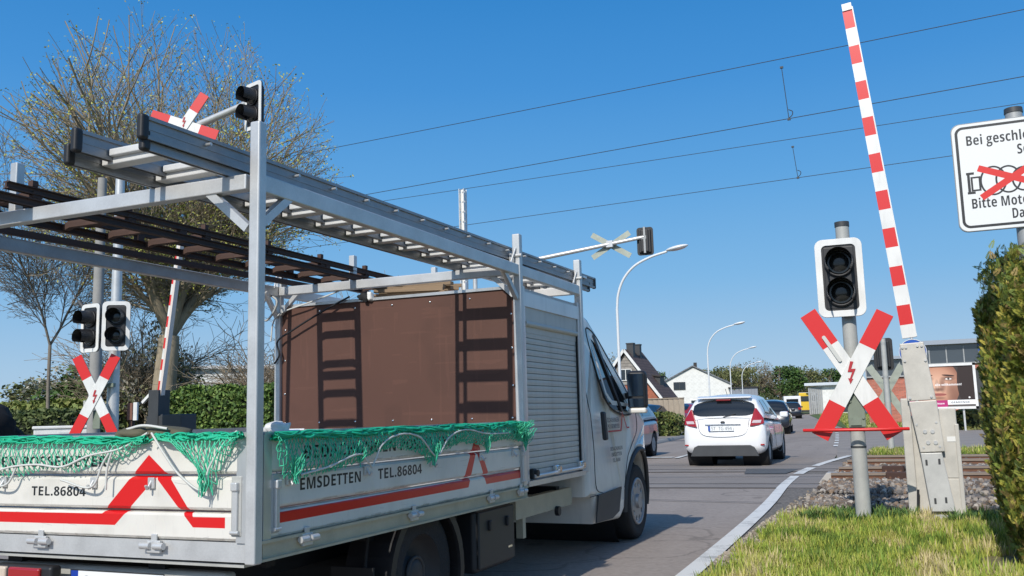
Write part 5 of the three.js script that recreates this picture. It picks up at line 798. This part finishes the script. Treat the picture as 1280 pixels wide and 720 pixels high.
hedge('ivy_hedge', 'sunlit green ivy hedge behind the truck between the bare trunk and the brown panel', -19.5, -11.8, -19.9, -18.7, 2.15, 14000, .064, G1, .17, .62);
hedge('clipped_hedge', 'dark clipped hedge behind the white cabinet at the far left', -27, -17.6, -17.2, -16.2, 1.55, 5200, .07, G2, .06, .9);
hedge('leafy_hedge', 'pale green leafy hedge above the clipped hedge at the far left', -38, -23.5, -24.4, -23.0, 2.05, 5200, .12, G3, .16);
hedge('clipped_hedge', 'low clipped hedge on the left roadside between the truck\'s nose and the white hatchback', -12.4, -8.75, -38.6, -37.2, 1.05, 3000, .075, [[.12, .15, .03], [.08, .12, .03], [.16, .17, .05]], .08);
hedge('roadside_bushes', 'bushes under the billboard beside the hedge at the right', .6, 5.5, -43.6, -42.9, .85, 900, .12, [[.2, .2, .06], [.13, .15, .04]], .2);
// the big thuja hedge on the right: flat sprays
{
  seed = 5; const t = thing('thuja_hedge', 'tall yellow green thuja hedge filling the right edge below the white sign', 'hedge', [1.86, 0, -7.75]);
  const P = [], I = []; const leaf = (x, y, a, l, w) => { const b = P.length, c = Math.cos(a), s = Math.sin(a); P.push([x, y, 0], [x + s * l * .5 - c * w, y + c * l * .5 + s * w, .012], [x + s * l, y + c * l, .02], [x + s * l * .5 + c * w, y + c * l * .5 - s * w, .012]); I.push([b, b + 1, b + 2], [b, b + 2, b + 3]); };
  for (let k = 0; k < 6; k++) { leaf(0, .12 * k, -.75 + .04 * k, .42 - .03 * k, .045); leaf(0, .12 * k, .75 - .04 * k, .42 - .03 * k, .045); } leaf(0, .6, 0, .4, .05);
  const spray = sheet(P, I), H = 2.2, hx = 1.27, hz = .82;
  const prof = (y) => (y > H - .35 ? Math.sqrt(Math.max(0, 1 - ((y - H + .35) / .38) ** 2)) : 1) * (.93 + .07 * Math.min(1, y / .5));
  t.add(scatter('foliage', null, spray, std(1, 1, 1, .65, 0, {}), 130000, () => {
    const q = rnd(), y = H * rnd() ** .9, lump = .86 + .28 * fbm(y * .42 + 3, q * 6, 6, 3, 5); let a, x, z, n;
    const side = rnd(); if (side < .52) { x = rr(-1, 1); z = 1; n = 0; } else if (side < .86) { x = -1; z = rr(-1, 1); n = -Math.PI / 2; } else { x = rr(-1, 1); z = rr(-1, 1); }
    const l2 = Math.min(1.06, .55 + .8 * fbm((x * 1.27 + 9) * .42, (y + z * .8 + 9) * .36, 8, 3, 11)), p = prof(y) * l2 * (1 - .22 * rnd() ** 3), Y = side >= .86 ? H * (.9 + .1 * rnd()) * (1 - .08 * (1 - l2)) : y; const s = rr(.036, .088);
    return { at: V(x * hx * (side < .52 ? prof(y) ** .5 : p) , Y, z * hz * p), s: V(s, s, s), ry: (n ?? rr(0, 6)) + rr(-1.1, 1.1), rx: rr(-.6, 1.3), rz: rr(-1.3, 1.3) };
  }, [[.27, .29, .045], [.38, .36, .06], [.15, .2, .035], [.08, .12, .022], [.46, .4, .075], [.2, .25, .04], [.28, .2, .07]]));
  mesh('trunks', [-.8, -.1, .6].map((x) => bar(V(x, 0, rr(-.2, .2)), V(x, 2.0, 0), .05, 7, .02)), M.oldwood, t);
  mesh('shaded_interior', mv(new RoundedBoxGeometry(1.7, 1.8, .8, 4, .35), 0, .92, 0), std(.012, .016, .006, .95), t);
  mesh('bare_twigs', [[-.95, 2.1, .3], [-1.05, 2.0, .4], [-1.1, 2.05, .1]].map(([x, y, z]) => tube([V(x, y, z), V(x - .1, y + .12, z), V(x - .18, y + .13, z + .02)], .004, 8, 4)), M.oldwood, t);
}
// ---------------------------------------------------------------- houses and walls
function windowPart(parent, x, y, z, w, h, ry = 0, frame = M.white, cols = 2) { const g = new THREE.Group(); g.name = 'window'; g.position.set(x, y, z); g.rotation.y = ry; parent.add(g); mesh('frame', [box(w, .07, .08, 0, h / 2, 0), box(w, .07, .1, 0, -h / 2, .01), ...[...Array(cols + 1)].map((_, i) => box(.07, h, .075, -w / 2 + w * i / cols, 0, 0))], frame, g); mesh('pane', box(w, h, .03, 0, 0, -.01), M.glass, g); return g; }
{
  const x = -26.3, z = -89, y = gy(x, z), t = thing('brick_house', 'orange brick house with a steep brown roof and two chimneys behind the truck\'s mirror', 'house', [x, y, z], -.03);
  const W = 6.4, D = 5, e = 2.7, R = 7.1;
  mesh('wall', [ext([[-W / 2, 0], [W / 2, 0], [W / 2, e], [0, R - .25], [-W / 2, e]], D).translate(0, 0, -D)], std(.5, .3, .22, .85, 0, { map: T.brick }), t);
  mesh('gable_cladding', ext([[-W * .34, 3.6], [W * .34, 3.6], [0, R - .3]], .06).translate(0, 0, .02), std(.36, .33, .3, .8, 0, { map: T.tiles }), t);
  for (const s of [-1, 1]) mesh('roof', beam(V(s * (W / 2 + .45), e - .5, -D / 2), V(0, R, -D / 2), D + .9, .16, V(s * .5, 1, 0)), M.roofbrown, t), mesh('verge_board', beam(V(s * (W / 2 + .47), e - .55, .5), V(0, R - .04, .5), .05, .26), M.white, t);
  for (const zz of [-.9, -3.1]) mesh('chimney', [box(.7, 1.5, .6, .3, R - .1, zz), box(.8, .12, .7, .3, R + .66, zz)], M.darkgrey, t);
  const d = new THREE.Group(); d.name = 'dormer'; t.add(d); mesh('dormer_wall', box(1.5, 1.2, 1.5, 2.0, 3.9, -3.2), M.darkgrey, d); mesh('dormer_roof', box(2.0, .12, 1.9, 1.9, 4.55, -3.2, 0, 0, -.12), M.roofdark, d);
  windowPart(t, 0, 4.6, .12, 1.2, 1.1); windowPart(t, -1.6, 1.4, .06, 1.4, 1.2); windowPart(t, 1.6, 1.4, .06, 1.4, 1.2); windowPart(t, W / 2 + .04, 1.4, -3, 1.4, 1.1, Math.PI / 2);
}
{
  const x = -30.6, z = -139, y = gy(x, z), t = thing('white_house', 'white plastered house with a low grey gable above the white hatchback', 'house', [x, y, z], .22);
  const W = 11, D = 13, e = 4.6, R = 7.4;
  mesh('wall', ext([[-W / 2, 0], [W / 2, 0], [W / 2, e], [0, R - .2], [-W / 2, e]], D).translate(0, 0, -D), M.plaster, t);
  for (const s of [-1, 1]) mesh('roof', beam(V(s * (W / 2 + .3), e - .16, -D / 2), V(0, R, -D / 2), D + .6, .18, V(s * .4, 1, 0)), std(.2, .21, .23, .7, 0, { map: T.tiles }), t);
  for (const zz of [-1.2, -3, -4.2]) mesh('chimney', box(.5, .7, .5, .4, R + .2, zz), M.roofdark, t);
  const w1 = windowPart(t, -2.1, 4.45, .06, 1.7, 1.1, 0, M.darkgrey, 2); windowPart(t, .6, 1.6, .06, 2.2, 1.3);
  const g = thing('grey_shed', 'grey slatted shed at the right side of the white house', 'shed', [-23.6, gy(-24, -139), -141], .2); mesh('wall', [...Array(9)].map((_, i) => box(.44, 3.9, 2.5, -1.8 + .45 * i, 1.95, 0)), std(.25, .27, .31, .8), g); mesh('roof', box(4.4, .15, 3, 0, 3.95, 0), M.roofdark, g);
}
{
  const t = thing('board_fence', 'tan board fence behind the low roadside hedge', 'fence', [-13.6, 0, -51]); const b = merge(box(.28, 1.62, .03)); for (let k = 0; k < 17; k++) { const m = shared('board', b, M.tan, t); m.position.set(-3 + k * .3, 1.0 + .01 * (k % 3), .0 + .04 * k); } mesh('rail', [beam(V(-3.1, .5, .0), V(1.9, .5, .62), .05, .1), beam(V(-3.1, 1.5, 0), V(1.9, 1.5, .62), .05, .1)].map((g) => g.translate(0, 0, -.06)), M.oldwood, t); mesh('coping', beam(V(-3.2, 1.84, 0), V(1.95, 1.84, .66), .14, .05), M.tan, t);
}
{
  const t = thing('low_building', 'low tan building with a flat dark roof at the far left edge', 'building', [-57, 0, -44.5], -.75); mesh('wall', box(12, 2.35, 5, 0, 1.18, 0), M.tan, t); mesh('roof', rbox(12.8, .32, 5.8, .03, 0, 2.5, 0), M.roofdark, t); for (const x of [-3, 1, 4]) windowPart(t, x, 1.4, 2.52, 1.6, 1);
  const u = thing('white_building', 'white flat building seen through the bare twigs above the ivy hedge', 'building', [-42.5, 0, -49], .72); mesh('wall', box(8.6, 4.5, 7, 0, 2.25, 0), M.plaster, u); mesh('roof', rbox(9.2, .22, 7.6, .03, 0, 4.6, 0), std(.7, .7, .69, .6, 0, { map: T.mottle }), u); for (const x of [-2.6, .2, 2.8]) windowPart(u, x, 2.6, 3.52, 1.5, 1.2, 0, M.darkgrey); mesh('eaves_board', box(9.0, .3, .1, 0, 3.1, 3.58), M.roofdark, u);
  const w = thing('brick_annex', 'pale brick building with a dark roof edge left of the brown panel', 'building', [-36.4, 0, -51.5], .72); mesh('wall', box(5, 5.3, 6, 0, 2.65, 0), std(.62, .55, .5, .85, 0, { map: T.brick }), w); mesh('roof', rbox(5.6, .3, 6.6, .03, 0, 5.45, 0), M.roofdark, w); windowPart(w, .4, 3.4, 3.02, 1.4, 1.3);
}
{
  // cabinet and little posts on the far left
  const t = thing('relay_cabinet', 'pale grey switch cabinet with a louvred door behind the tailgate at the left', 'cabinet', [-15.5, 0, -13.3], .75); mesh('case', rbox(.95, 1.12, .5, .02, 0, .56, 0), M.white, t); mesh('lid', rbox(1.0, .06, .56, .02, 0, 1.14, 0), M.white, t); for (let k = 0; k < 9; k++) mesh('louvre', box(.022, .8, .03, .04 + .045 * k, .6, .252), M.greypaint, t); mesh('door_frame', box(.5, .9, .012, .22, .6, .25), std(.65, .66, .65, .5), t);
  const p = thing('marker_post', 'thin white marker post beside the pale switch cabinet', 'post', [-15.0, 0, -13.6]); mesh('post', box(.05, 1.62, .05, 0, .81, 0), M.white, p); mesh('dark_band', box(.056, .16, .056, -.0, 1.5, 0), M.darkgrey, p);
  const q = thing('marker_post', 'short dark topped post left of the thin white post', 'post', [-15.35, 0, -13.7]); mesh('post', box(.06, 1.66, .05, 0, .83, 0), M.greypaint, q); mesh('dark_band', box(.066, .2, .056, 0, 1.45, 0), M.black, q);
  const lb = thing('letter_box', 'white and brown post box by the foot of the bare tree', 'box', [-14.6, 0, -14.2]); mesh('post', box(.08, 1.3, .08, 0, .65, 0), M.oldwood, lb); mesh('box', box(.14, .34, .14, 0, 1.42, 0), std(.2, .09, .06, .7), lb); mesh('flap', box(.1, .36, .04, .14, 1.42, .05), M.white, lb);
}
// right side: glass fronted hall, billboard, pale building
{
  const t = thing('glass_hall', 'brick hall with dark glazed upper storey behind the billboard', 'building', [1.2, .08, -52]);
  mesh('wall', [box(2.6, 2.5, 4, -2.2, 1.3, -2), box(9, 3.1, 4, 3.9, 1.55, -2.0)], std(.62, .4, .35, .85, 0, { map: T.brick }), t);
  mesh('roof', [box(3.2, .16, 4.6, -2.1, 3.52, -2), box(9.6, .2, 4.8, 3.7, 4.18, -2)], std(.3, .33, .37, .5, .2), t);
  const gl = (x0, x1, y0, y1, n, z) => { for (let i = 0; i < n; i++) { const w = (x1 - x0) / n; mesh('pane', box(w - .05, y1 - y0, .04, x0 + w * (i + .5), (y0 + y1) / 2, z), M.glassGrey, t); } for (let i = 0; i <= n; i++) mesh('mullion', box(.05, y1 - y0, .09, x0 + (x1 - x0) * i / n, (y0 + y1) / 2, z + .01), M.galvDull, t); mesh('transom', [box(x1 - x0, .07, .1, (x0 + x1) / 2, y0, z + .012), box(x1 - x0, .06, .1, (x0 + x1) / 2, y1 - .03, z + .012)], M.galvDull, t); };
  gl(-1.2, 8.4, 3.1, 4.08, 12, .05); gl(-3.5, -1.0, 2.55, 3.42, 3, .06);
  mesh('fascia', [box(9.6, .22, .06, 3.7, 4.18, .42), box(3.2, .16, .06, -2.1, 3.52, .32)], std(.34, .38, .43, .4, .3), t);
  mesh('blue_pillar', box(.16, 1.0, .12, 1.94, 3.58, .12), M.blue, t); mesh('dark_base', box(1.6, 2.6, .05, 1.9, 1.5, .03), M.darkgrey, t);
}
{
  const t = thing('billboard', 'large billboard with a close-up of a man\'s face, half hidden behind the barrier', 'billboard', [.98, .06, -42]);
  const W = 2.66, H = 1.86; mesh('frame', [box(W, .1, .1, 0, 2.68, 0), box(W, .1, .1, 0, .92, 0), box(.1, H, .1, -W / 2 + .05, 1.8, 0), box(.1, H, .1, W / 2 - .05, 1.8, 0), box(W - .1, H - .1, .04, 0, 1.8, -.03)], M.white, t);
  const tex = canvas(1024, 716, (g, w, h) => {
    g.fillStyle = '#3a3230'; g.fillRect(0, 0, w, h);
    const sk = g.createRadialGradient(420, 300, 40, 470, 320, 470); sk.addColorStop(0, '#e0b296'); sk.addColorStop(.55, '#c48f74'); sk.addColorStop(.85, '#8a5a47'); sk.addColorStop(1, '#5d3d33'); g.fillStyle = sk; g.beginPath(); g.ellipse(450, 330, 360, 480, .05, 0, 7); g.fill();
    g.fillStyle = 'rgba(40,24,20,.88)'; g.beginPath(); g.ellipse(985, 240, 215, 520, .06, 0, 7); g.fill();
    const soft = (x, y, a, b, c, r = 0) => { g.save(); g.translate(x, y); g.rotate(r); g.scale(1, b / a); const q = g.createRadialGradient(0, 0, 0, 0, 0, a); q.addColorStop(0, c); q.addColorStop(1, 'rgba(0,0,0,0)'); g.fillStyle = q; g.fillRect(-a, -a, 2 * a, 2 * a); g.restore(); };
    for (const [x, d] of [[300, -1], [640, 1]]) { soft(x, 215, 120, 60, 'rgba(80,45,35,.65)'); g.fillStyle = '#3a241d'; g.save(); g.translate(x, 165); g.rotate(d * .12); g.beginPath(); g.ellipse(0, 0, 100, 15, 0, 0, 7); g.fill(); g.restore(); g.fillStyle = '#e9dcd2'; g.beginPath(); g.ellipse(x, 226, 52, 19, 0, 0, 7); g.fill(); g.fillStyle = '#3c3a38'; g.beginPath(); g.arc(x, 224, 18, 0, 7); g.fill(); g.strokeStyle = '#4a2d24'; g.lineWidth = 8; g.beginPath(); g.ellipse(x, 228, 56, 24, 0, Math.PI, 2 * Math.PI); g.stroke(); }
    soft(540, 330, 60, 150, 'rgba(110,65,50,.6)'); soft(470, 410, 95, 40, 'rgba(90,50,40,.7)'); soft(455, 340, 35, 120, 'rgba(255,225,205,.55)');
    g.fillStyle = '#a85f55'; g.beginPath(); g.ellipse(470, 500, 120, 26, 0, 0, 7); g.fill(); g.fillStyle = '#6d372f'; g.fillRect(355, 496, 230, 6); soft(470, 560, 120, 30, 'rgba(110,65,50,.5)'); soft(690, 430, 120, 220, 'rgba(90,50,40,.45)');
    g.fillStyle = '#f4f2f0'; words(g, 'einfach', 160, 345, 54, 170); words(g, 'alle willkommen!', 420, 345, 54, 420);
    g.fillStyle = '#b3266f'; g.fillRect(0, 600, 600, 116); g.fillStyle = '#f1eef0'; words(g, 'gemeinsam', 330, 672, 44, 220); g.fillStyle = '#f2f2f1'; g.fillRect(600, 600, 424, 80); g.fillStyle = '#55585c'; words(g, 'GEMEINDE', 650, 658, 44, 290); g.fillStyle = '#5a5350'; g.fillRect(600, 690, 424, 26); g.fillStyle = '#f4f2f0'; g.beginPath(); g.arc(940, 560, 15, 0, 7); g.fill();
  });
  mesh('poster', new THREE.PlaneGeometry(W - .2, H - .2).translate(0, 1.8, -.004), std(1, 1, 1, .55, 0, { map: tex }), t, true);
  mesh('leg', [box(.07, 1.9, .07, .78, .0, -.08), box(.07, 1.9, .07, -.78, .0, -.08)], M.galv, t);
}
{
  const x = -9.2, z = -117, y = gy(x, z), t = thing('pale_building', 'pale flat roofed building with grey slatted end on the right of the far road', 'building', [x, y, z], -.1);
  mesh('wall', box(4.6, 3.4, 8, .6, 1.7, -4), M.plaster, t); mesh('roof', rbox(6.4, .35, 9, .05, .2, 3.55, -3.8), std(.6, .64, .68, .5, .1), t);
  for (let k = 0; k < 7; k++) mesh('slat', box(.2, 3.2, .1, -2.55 + .23 * k, 1.6, .25 - .04 * k), M.galvDull, t); mesh('glass_front', box(1.6, 2.6, .05, 1.6, 1.5, .04), M.glassGrey, t); mesh('frame', [box(.08, 3, .1, .7, 1.5, .06), box(.08, 3, .1, 2.5, 1.5, .06)], M.darkgrey, t);
}
// far trees that read as one mass
{
  seed = 900; const P = []; for (let i = 0; i < 26000; i++) { const left = rnd() < .55, x = left ? rr(-330, -60) : rr(-58, 120), z = left ? -150 - .25 * (x + 330) + rr(-14, 14) : -255 + rr(-18, 18), h = left ? 4 + 4.5 * fbm(x * .02 + 9, 2, 8, 3, 4) : 4 + 4 * fbm(x * .03 + 9, 5, 8, 3, 6); P.push(V(x, gy(x, z) + h * rnd() ** .8, z)); }
  const m = leaves('far_trees', scene, P, .75, [[.07, .1, .03], [.1, .12, .04], [.13, .13, .06], [.05, .08, .025]], leafMat, 1, .5); m.name = 'far_trees'; m.userData.label = 'distant line of trees along the horizon';
}
renderer.render(scene, camera);
